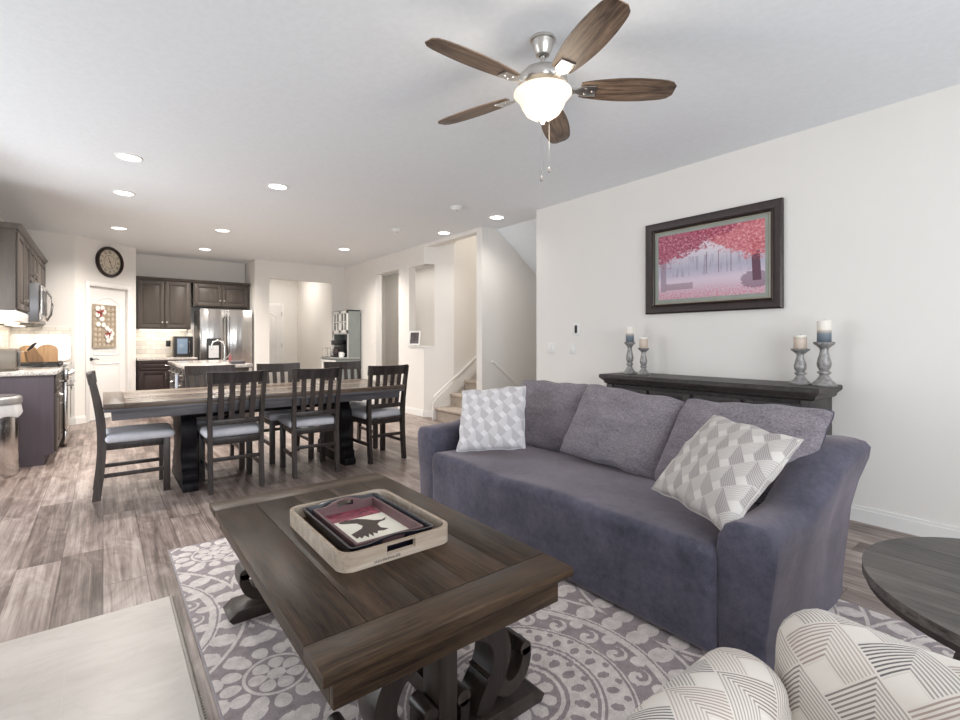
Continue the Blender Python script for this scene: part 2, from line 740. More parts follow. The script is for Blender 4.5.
def mat_fabric(name, c1, c2, nscale=7, weave=420, sheen=0.3, bmp=0.35, stretch=(1, 1, 1), rough=0.9, fw=0.0, tint=None):
    m, nt, b = newmat(name)
    x, y, z = coords('Object')
    v = vec(x * stretch[0], y * stretch[1], z * stretch[2])
    big = noise(v, nscale, 4, 0.6, 0.4)
    fine = noise(v, weave, 2, 0.7)
    mid = noise(v, nscale * 8, 3, 0.7)
    t = big * (0.45 - fw * 0.25) + fine * (0.3 + fw * 0.3) + mid * (0.25 - fw * 0.05)
    setc(b, ramp(t, [(0.34, c1), (0.66, c2)]))
    b.inputs['Roughness'].default_value = rough
    b.inputs['Sheen Weight'].default_value = sheen
    b.inputs['Sheen Roughness'].default_value = 0.4
    if tint:
        b.inputs['Sheen Tint'].default_value = (*tint, 1)
    b.inputs['Specular IOR Level'].default_value = 0.2
    bump(b, fine * 0.7 + mid * 0.5, bmp, 0.003)
    return m


def mat_hatch(name, base, line, cellw, nlines, lw, sq=0.42, line2=None, rot=45, use='UV', fade=0.5, s2=0.45, shade=0.10):
    """woven geometric: light squares cornered by nested chevron lines"""
    m, nt, b = newmat(name)
    x, y, z = coords(use)
    ca, sa = math.cos(R(rot)), math.sin(R(rot))
    u = (x * ca + y * sa) / cellw
    v = (y * ca - x * sa) / cellw
    vr = v.floor()
    u = u + vr * 0.5
    ur = u.floor()
    fu, fv = u.fract(), v.fract()
    mx = fu.max(fv)
    rn = white(vec(ur, vr, 2.5))
    lines = ((mx * nlines).fract() < lw) * (mx > sq)
    side = fu > fv
    amt = ((rn * fade + (1 - fade)) * (side * s2 + (1 - s2))).clamp()
    lc = mixc((rn * 1.7 - 0.4).clamp(), line, line2 or line)
    weave = noise(vec(x, y, z), 600, 2, 0.7)
    bc = mixc(weave * 0.5, base, tuple(q * 0.86 for q in base))
    bc = mixc((mx > sq) * (side * shade + shade * 0.4), bc, line2 or line)
    setc(b, mixc(lines * amt, bc, lc))
    b.inputs['Roughness'].default_value = 0.9
    b.inputs['Sheen Weight'].default_value = 0.15
    bump(b, weave * 0.5 - lines * 0.4, 0.3, 0.002)
    return m


SOFA = mat_fabric('slate_slipcover_velour', s2l(50, 52, 65), s2l(98, 96, 110), 4, 300, 0.40, 0.2, tint=(1.0, 0.85, 0.86))
CUSH = mat_fabric('grey_chenille', s2l(74, 70, 79), s2l(156, 148, 154), 6, 110, 0.2, 1.0, (1, 3.0, 1), fw=1.0)
SEATF = mat_fabric('pale_grey_seat_fabric', s2l(200, 200, 208), s2l(228, 228, 233), 8, 400, 0.1, 0.3)
PIL_A = mat_hatch('white_grey_geometric_weave', s2l(216, 214, 216), s2l(150, 148, 154), 0.088, 14, 0.5, 0.40, s2l(170, 166, 168), shade=0.4)
PIL_B = mat_hatch('cream_grey_geometric_weave', s2l(200, 195, 190), s2l(112, 108, 114), 0.092, 14, 0.5, 0.38, s2l(150, 142, 140), shade=0.4)
CHAIRF = mat_hatch('cream_charcoal_line_weave', s2l(206, 199, 190), s2l(24, 22, 40), 0.098, 16, 0.44, 0.40, s2l(150, 132, 124), rot=45, fade=0.25, s2=0.3, shade=0.06)
TOPWOOD_X = wood('coffee_table_wood_cross', s2l(24, 18, 14), s2l(88, 69, 52), 0, 2.3, 0.36, 0.05, 1.3, 0, spec=0.22)
TOPWOOD_Y = wood('coffee_table_wood', s2l(22, 17, 14), s2l(80, 62, 47), 1, 2.3, 0.34, 0.06, 1.3, 0, spec=0.22)
LEGWOOD = wood('coffee_table_base_wood', s2l(20, 17, 17), s2l(70, 60, 54), 2, 1.0, 0.38, 0.2, 1.0, 0.2)
DTOP = wood('dining_top_wood', s2l(66, 54, 46), s2l(136, 119, 104), 0, 0.8, 0.3, 0.3, 0.9, 0.3)
DAPR = wood('dining_apron_wood', s2l(66, 64, 68), s2l(128, 126, 130), 0, 0.8, 0.4, 0.2, 0.9)
DLEG = wood('dining_base_wood', s2l(12, 11, 13), s2l(40, 37, 40), 2, 0.9, 0.5, 0.2, 0.9, 0.0, spec=0.15)
CHW = wood('dining_chair_wood', s2l(34, 30, 30), s2l(84, 75, 71), 2, 1.2, 0.4, 0.25, 0.9, 0.15)
DRESS = wood('sideboard_wood', s2l(34, 31, 33), s2l(84, 77, 76), 1, 1.0, 0.42, 0.2, 0.9)
CABG = wood('grey_stained_cabinet_wood', s2l(66, 60, 56), s2l(100, 92, 86), 2, 1.0, 0.4, 0.1, 0.6)
CABD = wood('espresso_cabinet_wood', s2l(40, 31, 30), s2l(66, 53, 51), 2, 1.0, 0.38, 0.1, 0.6)
CABP = wood('plum_grey_end_panel_wood', s2l(74, 66, 74), s2l(104, 94, 100), 2, 1.0, 0.5, 0.1, 0.5)
BLADE = wood('fan_blade_wood', s2l(66, 53, 45), s2l(156, 132, 112), 0, 2.4, 0.45, 0.2, 1.4)
ROUNDW = wood('side_table_wood', s2l(34, 31, 30), s2l(104, 98, 94), 1, 2.6, 0.42, 0.15, 1.4)
TRAYW = wood('pale_tray_wood', s2l(146, 128, 110), s2l(206, 194, 180), 0, 0.8, 0.5, 0.2, 1.2)
TRAYI = wood('tray_floor_wood', s2l(62, 46, 32), s2l(104, 80, 56), 1, 1.0, 0.5, 0.2, 0.9)
WINE = wood('mauve_painted_tray_wood', s2l(74, 52, 54), s2l(122, 94, 96), 0, 1.0, 0.4, 0.1, 0.7)
NAVY = plain('navy_black_tray_paint', s2l(22, 22, 32), 0.3)
NICKEL = plain('brushed_nickel', (0.62, 0.60, 0.57), 0.28, 1.0, namp=0.04)
CHROME = plain('polished_chrome', (0.78, 0.78, 0.78), 0.12, 1.0, namp=0.02)
BLACK = plain('black_plastic', (0.02, 0.02, 0.022), 0.35)
BLKM = plain('black_iron', (0.03, 0.03, 0.03), 0.5)
WHITEP = plain('white_plastic', (0.80, 0.80, 0.79), 0.35, namp=0.02)
GREYPL = plain('grey_plastic_lid', s2l(150, 146, 144), 0.4)
GLASSB = emis('frosted_glass_lit', (1.0, 0.86, 0.70), 0.42)
CANLIT = emis('can_light_lens', (1.0, 0.97, 0.92), 9.0)
CARPET = mat_fabric('beige_stair_carpet', s2l(150, 138, 128), s2l(188, 176, 164), 20, 220, 0.1, 0.8)
BRONZE = plain('dark_bronze_frame', s2l(48, 36, 34), 0.35, 0.2, nscale=20, namp=0.2)


def mat_steel():
    m, nt, b = newmat('brushed_stainless_steel')
    x, y, z = coords('Object')
    n = noise(vec(x * 60, y * 60, z * 0.8), 3, 3)
    wv = noise(vec(x * 7.0, y * 7.0, z * 0.5), 1.0, 2, 0.4)
    setc(b, ramp(n, [(0.3, (0.58, 0.56, 0.54)), (0.7, (0.70, 0.68, 0.66))]))
    b.inputs['Metallic'].default_value = 1.0
    b.inputs['Roughness'].default_value = 0.2
    bump(b, wv, 0.55, 0.03)
    return m


STEEL = mat_steel()


def mat_granite():
    m, nt, b = newmat('speckled_granite')
    x, y, z = coords('Object')
    n = voronoi(vec(x, y, z), 90)
    n2 = noise(vec(x, y, z), 30, 4)
    setc(b, ramp(n * 0.6 + n2 * 0.5, [(0.25, s2l(110, 102, 96)), (0.5, s2l(178, 170, 164)), (0.75, s2l(214, 208, 202))]))
    b.inputs['Roughness'].default_value = 0.15
    return m


GRAN = mat_granite()

# ------------------------------------------------------------------ the room shell
CH = 2.74


def wallbox(name, boxes, mat=None):
    f = MB()
    for bx in boxes:
        f.box(*bx)
    return struct(f.build(name, mat or WALL, smooth=False))


fl = MB()
fl.box(-2.6, 4.05, -2.0, 12.3, -0.1, 0)
fl.box(4.05, 6.6, 5.05, 12.3, -0.1, 0)
struct(fl.build('floor', FLOOR, smooth=False))
# ceiling, left open above the staircase
ce = MB()
for bx in ((-2.6, 4.12, -2.0, 12.3), (4.12, 6.6, 6.29, 12.3)):
    ce.box(bx[0], bx[1], bx[2], bx[3], CH, CH + 0.12)
struct(ce.build('ceiling', CEIL, smooth=False))

wallbox('wall_right', [(4.0, 4.12, -2.0, 4.02, 0, CH)])
wallbox('wall_front', [(-2.6, -0.95, -2.0, -1.88, 0, CH), (2.75, 4.0, -2.0, -1.88, 0, CH),
                       (-0.95, 2.75, -2.0, -1.88, 0, 0.4), (-0.95, 2.75, -2.0, -1.88, 2.32, CH)])
wallbox('wall_left', [(-2.6, -2.48, -1.88, 2.8, 0, CH), (-2.6, -2.48, 5.0, 5.32, 0, CH), (-2.6, -2.48, 2.8, 5.0, 2.22, CH),
                      (-2.48, -1.0, 5.2, 5.32, 0, CH), (-1.12, -1.0, 5.32, 9.17, 0, 1.0), (-1.12, -1.0, 5.32, 9.17, 1.85, CH), (-1.12, -1.0, 5.32, 5.34, 1.0, 1.85), (-1.12, -1.0, 6.16, 9.17, 1.0, 1.85)])
# windows behind and beside the camera; the kitchen one is added for its light
for n_, (fx0, fx1, fy0, fy1, fz0, fz1, ax) in {'window_1': (-0.95, 2.75, -1.98, -1.90, 0.4, 2.32, 0), 'window_2': (-2.58, -2.50, 2.8, 5.0, 0.0, 2.22, 1), 'window_added': (-1.08, -1.02, 5.34, 6.16, 1.0, 1.85, 1)}.items():
    f = MB()
    t = 0.06
    if ax == 0:
        f.box(fx0, fx1, fy0, fy1, fz0, fz0 + t)
        f.box(fx0, fx1, fy0, fy1, fz1 - t, fz1)
        for q in (fx0, (2 * fx0 + fx1) / 3, (fx0 + 2 * fx1) / 3, fx1 - t):
            f.box(q, q + t, fy0, fy1, fz0, fz1)
    else:
        f.box(fx0, fx1, fy0, fy1, fz0, fz0 + t)
        f.box(fx0, fx1, fy0, fy1, fz1 - t, fz1)
        for q in (fy0, (fy0 + fy1) / 2, fy1 - t):
            f.box(fx0, fx1, q, q + t, fz0, fz1)
    struct(f.build(n_, TRIM, smooth=False))

# kitchen far walls: short wall, slanted pantry wall, cabinet alcove, opening wall
wallbox('wall_back', [(-1.12, -0.32, 9.05, 9.17, 0, CH), (0.43, 2.22, 10.40, 10.52, 0, CH), (0.31, 0.43, 9.85, 10.52, 0, CH),
                      (2.24, 2.50, 9.70, 10.52, 0, CH), (3.72, 4.0, 9.70, 9.82, 0, CH), (2.50, 3.72, 9.70, 9.82, 2.40, CH)])
pw = MB()
Lp = math.hypot(0.75, 0.75)
pw.box(0, 0.22, 0, 0.12, 0, CH)
pw.box(0.89, Lp, 0, 0.12, 0, CH)
pw.box(0.22, 0.89, 0, 0.12, 2.03, CH)
struct(pw.build('wall_pantry', WALL, loc=(-0.32, 9.05, 0), rot=(0, 0, R(45)), smooth=False))
# hall past the far opening
wallbox('wall_hall', [(2.38, 2.50, 10.52, 12.12, 0, CH), (3.74, 3.86, 9.82, 12.12, 0, CH), (2.38, 3.86, 12.0, 12.12, 0, CH)])
# right-hand wall of the kitchen with doorway and pass-through, then the slanted corner
wallbox('wall_side', [(4.0, 4.12, 8.23, 9.82, 0, CH), (4.0, 4.12, 7.36, 8.23, 2.44, CH), (4.0, 4.12, 7.0, 7.36, 0, CH),
                      (4.0, 4.12, 6.53, 7.0, 0, 1.11), (4.0, 4.12, 6.53, 7.0, 2.42, CH)])
wc = MB()
# slanted piece from (4,6.41) to (4.28,6.13); local x runs along it
Ls = math.hypot(0.34, 0.34)
wc.box(0.17, Ls, 0, 0.12, 0, CH)
wc.box(0, 0.17, 0, 0.12, 0, 1.11)
wc.box(0, 0.17, 0, 0.12, 2.42, CH)
struct(wc.build('wall_corner', WALL, loc=(4.0, 6.53, 0), rot=(0, 0, R(-45)), smooth=False))
led = MB()
led.box(3.985, 4.135, 6.54, 6.99, 1.11, 1.125, 0.003)
led.box(0, 0.165, -0.015, 0.135, 1.11, 1.1245, 0, M=Matrix.Translation((4.0, 6.53, 0)) @ Matrix.Rotation(R(-45), 4, 'Z'))
struct(led.build('trim_1', TRIM, smooth=False))
# staircase walls
wallbox('wall_stair_back', [(4.34, 7.0, 6.19, 6.31, 0, 4.6), (7.0, 7.12, 5.05, 6.31, 0, 4.6)])
wallbox('wall_stair', [(4.0, 7.0, 5.05, 5.17, -2.4, CH + 1.9)])
wallbox('wall_stair_end', [(4.12, 7.0, 3.90, 4.02, -2.4, CH), (7.0, 7.12, 3.9, 5.05, -2.4, CH)])
wallbox('wall_stair_header', [(4.0, 4.12, 5.17, 6.53, CH - 0.05, 4.6), (4.12, 4.36, 6.19, 6.55, CH, 4.6)])
wallbox('ceiling_stair', [(4.0, 7.12, 5.05, 6.55, 4.6, 4.7)], CEIL)
so = MB()
so.prism([(4.12, CH), (4.26, CH), (7.0, CH - 2.74 * 0.745), (7.0, CH - 2.74 * 0.745 + 0.12), (4.3, CH + .12), (4.12, CH + .12)], 4.02, 5.05, XZ)
struct(so.build('ceiling_stair_soffit', CEIL, smooth=False))
wallbox('wall_hall_side', [(5.3, 5.42, 6.31, 10.4, 0, CH), (4.12, 5.42, 10.4, 10.52, 0, CH)])


# baseboards
def baseboard(name, segs):
    f = MB()
    for (x0, y0, x1, y1) in segs:
        L = math.hypot(x1 - x0, y1 - y0)
        M = Matrix.Translation((x0, y0, 0)) @ Matrix.Rotation(math.atan2(y1 - y0, x1 - x0), 4, 'Z')
        f.box(0, L, -0.014, 0, 0, 0.085, 0, M)
        f.box(0, L, -0.009, 0, 0.085, 0.105, 0, M)
    return struct(f.build(name, TRIM, smooth=False))


baseboard('baseboard_right', [(4.0, 4.02, 4.0, -1.88)])
baseboard('baseboard_side', [(4.0, 9.7, 4.0, 8.23), (4.0, 7.36, 4.0, 6.53), (4.0, 6.53, 4.12, 6.41)])
baseboard('baseboard_back', [(-1.0, 9.05, -0.32, 9.05), (-0.32, 9.05, -0.175, 9.195), (0.325, 9.695, 0.43, 9.80), (3.72, 9.7, 4.0, 9.7), (2.24, 9.7, 2.50, 9.7), (2.5, 12.0, 3.74, 12.0)])
baseboard('baseboard_stair', [(4.0, 5.17, 4.0, 5.05)])

# hearth of pale tile with a raised metal-edged rim, left of the rug
he = MB()
he.box(-1.6, 0.245, 1.0, 2.68, 0.0, 0.014, 0.002)
h = he.build('tile_hearth', mat_hearth(), smooth=False)
tag(h, 'pale marble tile slab laid on the plank floor left of the rug', 'hearth')
he = MB()
he.box(0.245, 0.255, 1.0, 2.68, 0.0, 0.018, 0.002)
for i in range(110):
    he.box(0.255, 0.262, 1.003 + i * 0.01525, 1.011 + i * 0.01525, 0.0, 0.012)
he.build('edge_strip', plain('grey_edge_strip', s2l(150, 142, 134), 0.5), h, smooth=False)

# ------------------------------------------------------------------ doors of the house
DM = Matrix.Translation((0, 0, 0))


def panel_door(name, w, hgt, mat, arch=True):
    """local x 0..w, faces -y; front face y=0"""
    f = MB()
    f.box(0, w, 0.0, 0.035, 0.01, hgt, 0)
    for (a, b_, c, d, ar) in ((0.10, w - 0.10, 0.98, hgt - 0.14, arch), (0.10, w - 0.10, 0.18, 0.86, False)):
        def outl(ins):
            x0, x1, z0, z1 = a + ins, b_ - ins, c + ins, d - ins
            if not ar:
                return [(x0, z0), (x1, z0), (x1, z1), (x0, z1)]
            pts = [(x0, z0), (x1, z0), (x1, z1 - 0.10)]
            for k in range(1, 9):
                t_ = k / 9
                pts.append((x1 + (x0 - x1) * t_, z1 - 0.10 + 0.10 * math.sin(PI * t_)))
            pts.append((x0, z1 - 0.10))
            return pts
        o1, o2 = outl(0), outl(0.022)
        n = len(o1)
        ring = [[f.bm.verts.new((p[0], y, p[1])) for p in q] for q, y in ((o1, -0.001), (outl(0.010), -0.008), (o2, -0.001))]
        for r1, r2 in zip(ring, ring[1:]):
            for k in range(n):
                f.bm.faces.new((r1[k], r1[(k + 1) % n], r2[(k + 1) % n], r2[k]))
        r3 = [[f.bm.verts.new((p[0], y, p[1])) for p in q] for q, y in ((outl(0.05), -0.001), (outl(0.07), -0.006))]
        for k in range(n):
            f.bm.faces.new((r3[0][k], r3[0][(k + 1) % n], r3[1][(k + 1) % n], r3[1][k]))
        f.bm.faces.new(r3[1])
    return f.build(name, mat, smooth_deg=20)


def casing(w, hgt, cw=0.06):
    f = MB()
    f.box(-cw, 0, -0.016, 0.0, 0, hgt + cw, 0.004)
    f.box(w, w + cw, -0.016, 0.0, 0, hgt + cw, 0.004)
    f.box(0, w, -0.016, 0.0, hgt, hgt + cw, 0.004)
    return f


pd = panel_door('door_1', 0.666, 2.028, DOORW)
struct(pd)
dmat = Matrix.Translation((-0.32, 9.05, 0)) @ Matrix.Rotation(R(45), 4, 'Z')
pd.location = dmat @ Vector((0.222, 0.03, 0))
pd.rotation_euler = (0, 0, R(45))
f = casing(0.67, 2.03)
o = f.build('trim_2', TRIM, loc=dmat @ Vector((0.22, 0, 0)), rot=(0, 0, R(45)))
struct(o)
f = MB()
f.lathe([(0.026, 0), (0.026, 0.008), (0.01, 0.012), (0.01, 0.045)], 16, Matrix.Translation((0.06, 0, 0.93)) @ Matrix.Rotation(R(90), 4, 'X'))
f.tube([(0.06, -0.04, 0.93), (0.10, -0.045, 0.935), (0.15, -0.04, 0.925)], 0.007)
f.build('door_handle', BLKM, pd)
hd = panel_door('door_2', 0.76, 2.03, DOORW)
struct(hd)
hd.location = (2.60, 11.965, 0)
f = casing(0.76, 2.03)
struct(f.build('trim_3', TRIM, loc=(2.60, 12.0, 0)))
f = MB()
for z_ in (0.25, 1.05, 1.8):
    f.box(0.745, 0.765, -0.045, -0.03, z_, z_ + 0.09)
f.build('hinge', NICKEL, hd)

# ------------------------------------------------------------------ stairs
st = thing('staircase', 'beige carpeted staircase rising behind the sofa beside the white skirt board', 'staircase', (4.0, 5.17, 0))
for k in range(12):
    f = MB()
    x0 = 0.0 + 0.27 * k
    f.softbox(x0 - 0.025, min(x0 + 0.30, 2.98), 0.004, 1.014, 0.195 * (k + 1) - 0.05, 0.195 * (k + 1), 0.02, 3, 2)
    f.box(x0 + 0.0, min(x0 + 0.29, 2.98), 0.006, 1.01, max(0.0, 0.195 * k - 0.02), 0.195 * (k + 1) - 0.03)
    f.build('step', CARPET, st)
f = MB()
f.prism([(0.02, 0.16), (0.30, 0.34), (2.9, 2.24), (2.9, 2.44), (0.0, 0.32), (-0.06, 0.26), (-0.06, 0.0), (0.02, 0.0)], 1.0, 1.018, XZ)
f.build('skirt_board', TRIM, st)
f = MB()
f.prism([(-0.05, 0.335), (2.9, 2.455), (2.9, 2.48), (-0.05, 0.36)], 0.992, 1.018, XZ)
f.build('skirt_cap', TRIM, st)
# first skirt piece along the slanted wall
bs = thing('basement_staircase', 'carpeted basement steps going down beneath the sloping handrail behind the wall corner', 'staircase', (4.12, 4.03, 0))
for k in range(8):
    f = MB()
    f.box(0.27 * k, 0.27 * k + 0.29, 0.0, 1.015, -0.195 * (k + 1) - 0.2, -0.195 * k - 0.04)
    f.build('step', CARPET, bs)
hr = MB()
hr.tube([(4.13, 4.995, 0.93), (4.16, 4.995, 0.92), (6.4, 4.995, -0.80)], 0.018, 10)
hro = hr.build('handrail', TRIM)
tag(hro, 'thin white sloping handrail on the stair wall above the sofa', 'handrail')
for q in (0.5, 1.4):
    f = MB()
    f.cyl((4.16 + q, 5.05, 0.86 - q * 0.768), (4.16 + q, 4.995, 0.90 - q * 0.768), 0.006)
    f.build('bracket', NICKEL, hro)


# ------------------------------------------------------------------ cabinets
def door_mesh(f, x0, x1, z0, z1, y=0.0, stile=0.055):
    """raised-panel cabinet door on the front plane y, facing -y"""
    t = 0.02
    for bx in ((x0, x0 + stile, z0, z1), (x1 - stile, x1, z0, z1), (x0 + stile, x1 - stile, z0, z0 + stile), (x0 + stile, x1 - stile, z1 - stile, z1)):
        f.box(bx[0], bx[1], y - t, y, bx[2], bx[3], 0.003)
    f.box(x0 + stile, x1 - stile, y - 0.008, y, z0 + stile, z1 - stile)
    s2 = stile + 0.018
    if x1 - x0 > 2 * s2 + 0.04 and z1 - z0 > 2 * s2 + 0.03:
        f.box(x0 + s2, x1 - s2, y - 0.017, y - 0.006, z0 + s2, z1 - s2, 0.006)


def cabinet(name, label, cat, loc, rz, w, d, z0, z1, fronts, body, front=None, group=None, toe=False, crown=0.0, knob='knob', grow=None):
    """fronts: (kind, x0, x1, z0, z1, handle x, handle z)"""
    t = thing(name, label, cat, loc, rz, group)
    f = MB()
    if toe:
        f.box(0, w, 0.0, d, z0 + 0.10, z1)
        f.box(0.002, w - 0.002, 0.07, d, z0, z0 + 0.10)
    else:
        f.box(0, w, 0.0, d, z0, z1)
    f.build('body', body, t, smooth=False)
    if crown:
        f = MB()
        f.prism([(-0.0, 0), (-0.022, 0.012), (-0.028, 0.03), (-0.045, 0.045), (-0.045, crown), (d, crown), (d, 0)], -0.02, w + 0.02, YZ @ Matrix.Identity(4))
        f.build('crown', body, t, loc=(0, 0, z1))
    for kind, x0, x1, a, b_, hx, hz in fronts:
        f = MB()
        door_mesh(f, x0, x1, a, b_, 0.0, 0.055 if kind == 'door' else 0.03)
        p = f.build('door' if kind == 'door' else 'drawer', front or body, t)
        f = MB()
        if knob == 'knob':
            f.lathe([(0.006, 0), (0.006, 0.014), (0.014, 0.02), (0.014, 0.028), (0, 0.032)], 12,
                    Matrix.Translation((hx, -0.02, hz)) @ Matrix.Rotation(R(90), 4, 'X'))
            f.build('knob', NICKEL, p)
        else:
            if kind == 'door':
                f.tube([(hx, -0.02, hz - 0.05), (hx, -0.045, hz - 0.045), (hx, -0.045, hz + 0.045), (hx, -0.02, hz + 0.05)], 0.006)
            else:
                f.tube([(hx - 0.05, -0.02, hz), (hx - 0.045, -0.045, hz), (hx + 0.045, -0.045, hz), (hx + 0.05, -0.02, hz)], 0.006)
            f.build('handle', NICKEL, p)
    return t


def doors_row(w, n, a, b_, low=True, gap=0.012, edge=0.02):
    out = []
    W = (w - 2 * edge - (n - 1) * gap) / n
    for i in range(n):
        x0 = edge + i * (W + gap)
        hx = x0 + W - 0.028 if (i % 2 == 0 and n > 1) else x0 + 0.028
        out.append(('door', x0, x0 + W, a, b_, hx, (a + 0.10) if low else (b_ - 0.10)))
    return out


# far wall uppers
cabinet('wall_cabinet', 'grey-brown two-door wall cabinet above the tiled counter on the far wall', 'cabinet', (0.45, 10.07, 0), 0,
        0.80, 0.32, 1.41, 2.26, doors_row(0.80, 2, 1.43, 2.24), CABG, group=None, crown=0.05)
cabinet('wall_cabinet', 'low grey-brown two-door cabinet above the stainless fridge', 'cabinet', (1.29, 10.07, 0), 0,
        0.93, 0.32, 1.83, 2.26, doors_row(0.93, 2, 1.85, 2.24), CABG, crown=0.05)
cabinet('base_cabinet', 'dark espresso base cabinet under the far counter, left of the fridge', 'cabinet', (0.45, 9.78, 0), 0,
        0.86, 0.60, 0, 0.875, [('drawer', 0.02, 0.84, 0.71, 0.86, 0.43, 0.785), ('door', 0.02, 0.425, 0.12, 0.695, 0.39, 0.6), ('door', 0.435, 0.84, 0.12, 0.695, 0.47, 0.6)],
        CABD, toe=True, knob='bar')
f = MB()
f.box(0.44, 1.315, 9.755, 10.39, 0.876, 0.914, 0.004)
tag(f.build('worktop', GRAN), 'speckled stone worktop on the far cabinet beside the fridge', 'worktop')
f = MB()
f.box(0.435, 1.33, 10.385, 10.399, 0.915, 1.41)
struct(f.build('trim_4', SUBWAY, smooth=False))
f = MB()
f.box(-0.99, -0.345, 9.036, 9.049, 0.915, 1.40)
f.box(-0.999, -0.986, 7.2, 9.05, 0.915, 1.40)
struct(f.build('trim_5', SUBWAY, smooth=False))

f = MB()
f.box(0.50, 1.20, 10.20, 10.30, 1.398, 1.409, 0.002)
tag(f.build('undercabinet_light', emis('warm_strip', (1.0, 0.9, 0.74), 2.0)), 'warm light strip under the far two-door wall cabinet', 'light fixture')
area('undercabinet_lamp', (0.85, 10.22, 1.39), (R(25), 0, 0), 0.7, 0.06, 1.6, (1.0, 0.9, 0.74))
f = MB()
f.box(-0.93, -0.83, 8.05, 8.95, 1.398, 1.409, 0.002)
tag(f.build('undercabinet_light', emis('warm_strip', (1.0, 0.9, 0.74), 2.0)), 'warm light strip under the left wall cabinet beyond the microwave', 'light fixture')
area('undercabinet_lamp', (-0.85, 8.5, 1.39), (0, 0, 0), 0.08, 0.8, 2.2, (1.0, 0.9, 0.74))

# left wall run: base cabinets facing +X
cabinet('base_cabinet', 'base cabinet with plum-grey end panel behind the trash can', 'cabinet', (-0.38, 6.30, 0), R(90),
        0.90, 0.60, 0, 0.875, [('drawer', 0.02, 0.88, 0.71, 0.86, 0.45, 0.785), ('door', 0.02, 0.445, 0.12, 0.695, 0.41, 0.6), ('door', 0.455, 0.88, 0.12, 0.695, 0.49, 0.6)],
        CABP, CABG, toe=True, knob='bar')
cabinet('base_cabinet', 'base cabinet between the range and the far kitchen corner', 'cabinet', (-0.38, 7.98, 0), R(90),
        1.05, 0.60, 0, 0.875, [('drawer', 0.02, 1.03, 0.71, 0.86, 0.5, 0.785), ('door', 0.02, 0.52, 0.12, 0.695, 0.48, 0.6), ('door', 0.53, 1.03, 0.12, 0.695, 0.57, 0.6)],
        CABG, toe=True, knob='bar')
f = MB()
f.box(-0.985, -0.355, 6.28, 7.205, 0.876, 0.914, 0.004)
tag(f.build('worktop', GRAN), 'speckled stone worktop on the cabinet behind the trash can', 'worktop')
f = MB()
f.box(-0.985, -0.355, 7.975, 9.035, 0.876, 0.914, 0.004)
tag(f.build('worktop', GRAN), 'speckled stone worktop past the range, under the leaning boards', 'worktop')
# uppers facing +X
cabinet('wall_cabinet', 'grey wall cabinet nearest the camera above the left counter', 'cabinet', (-0.65, 6.27, 0), R(90),
        0.91, 0.34, 1.50, 2.27, doors_row(0.91, 2, 1.52, 2.25), CABG, crown=0.05)
cabinet('wall_cabinet', 'short grey wall cabinet right above the microwave', 'cabinet', (-0.65, 7.185, 0), R(90),
        0.775, 0.34, 1.86, 2.27, doors_row(0.775, 2, 1.88, 2.25), CABG, crown=0.05)
cabinet('wall_cabinet', 'grey wall cabinet beyond the microwave, near the pantry wall', 'cabinet', (-0.65, 7.965, 0), R(90),
        1.06, 0.34, 1.41, 2.27, doors_row(1.06, 2, 1.43, 2.25), CABG, crown=0.05)
# light box beneath the nearest cabinet
f = MB()
f.box(-0.985, -0.64, 6.265, 7.17, 1.40, 1.498, 0.006)
lv = f.build('light_valance', TRIM)
tag(lv, 'white light box fixed under the nearest left wall cabinet', 'light fixture')
f = MB()
f.box(-0.9, -0.7, 6.35, 7.1, 1.392, 1.401)
f.build('lamp_lens', emis('warm_lens', (1, 0.8, 0.55), 1.8), lv)

# microwave above the range
mw = thing('microwave', 'over-range microwave with an arched chrome handle', 'microwave', (-0.56, 7.20, 1.42), R(90))
f = MB()
f.box(0, 0.76, 0.0, 0.42, 0, 0.43, 0.004)
f.build('body', plain('microwave_grey_side', s2l(120, 120, 122), 0.3, 0.5), mw)
f = MB()
f.box(0.002, 0.56, -0.03, 0.0, 0.02, 0.41, 0.006)
f.box(0.565, 0.758, -0.03, 0.0, 0.02, 0.41, 0.006)
f.build('door', STEEL, mw)
f = MB()
f.box(0.06, 0.48, -0.034, -0.03, 0.08, 0.35)
f.build('window', BLACK, mw)
f = MB()
f.tube([(0.54, -0.03, 0.03), (0.54, -0.065, 0.10), (0.54, -0.08, 0.21), (0.54, -0.065, 0.32), (0.54, -0.03, 0.39)], 0.012)
f.build('handle', CHROME, mw)

# range
rg = thing('range', 'stainless gas range between the left counters', 'stove', (-0.36, 7.215, 0), R(90))
f = MB()
f.box(0, 0.75, 0.0, 0.61, 0.02, 0.915, 0.004)
f.build('body', BLACK, rg)
f = MB()
f.box(0.01, 0.74, -0.035, 0.0, 0.20, 0.74, 0.006)
f.box(0.01, 0.74, -0.045, 0.0, 0.76, 0.90, 0.012)
f.build('oven_door', STEEL, rg)
f = MB()
f.box(0.01, 0.74, -0.035, 0.0, 0.03, 0.185, 0.006)
f.build('drawer', STEEL, rg)
f = MB()
f.tube([(0.06, -0.035, 0.70), (0.07, -0.085, 0.70), (0.68, -0.085, 0.70), (0.69, -0.035, 0.70)], 0.011)
f.build('handle', CHROME, rg)
for i in range(5):
    f = MB()
    f.lathe([(0.024, 0), (0.022, 0.03), (0.02, 0.035), (0, 0.036)], 14, Matrix.Translation((0.11 + i * 0.13, -0.045, 0.83)) @ Matrix.Rotation(R(90), 4, 'X'))
    f.build('knob', NICKEL, rg)
f = MB()
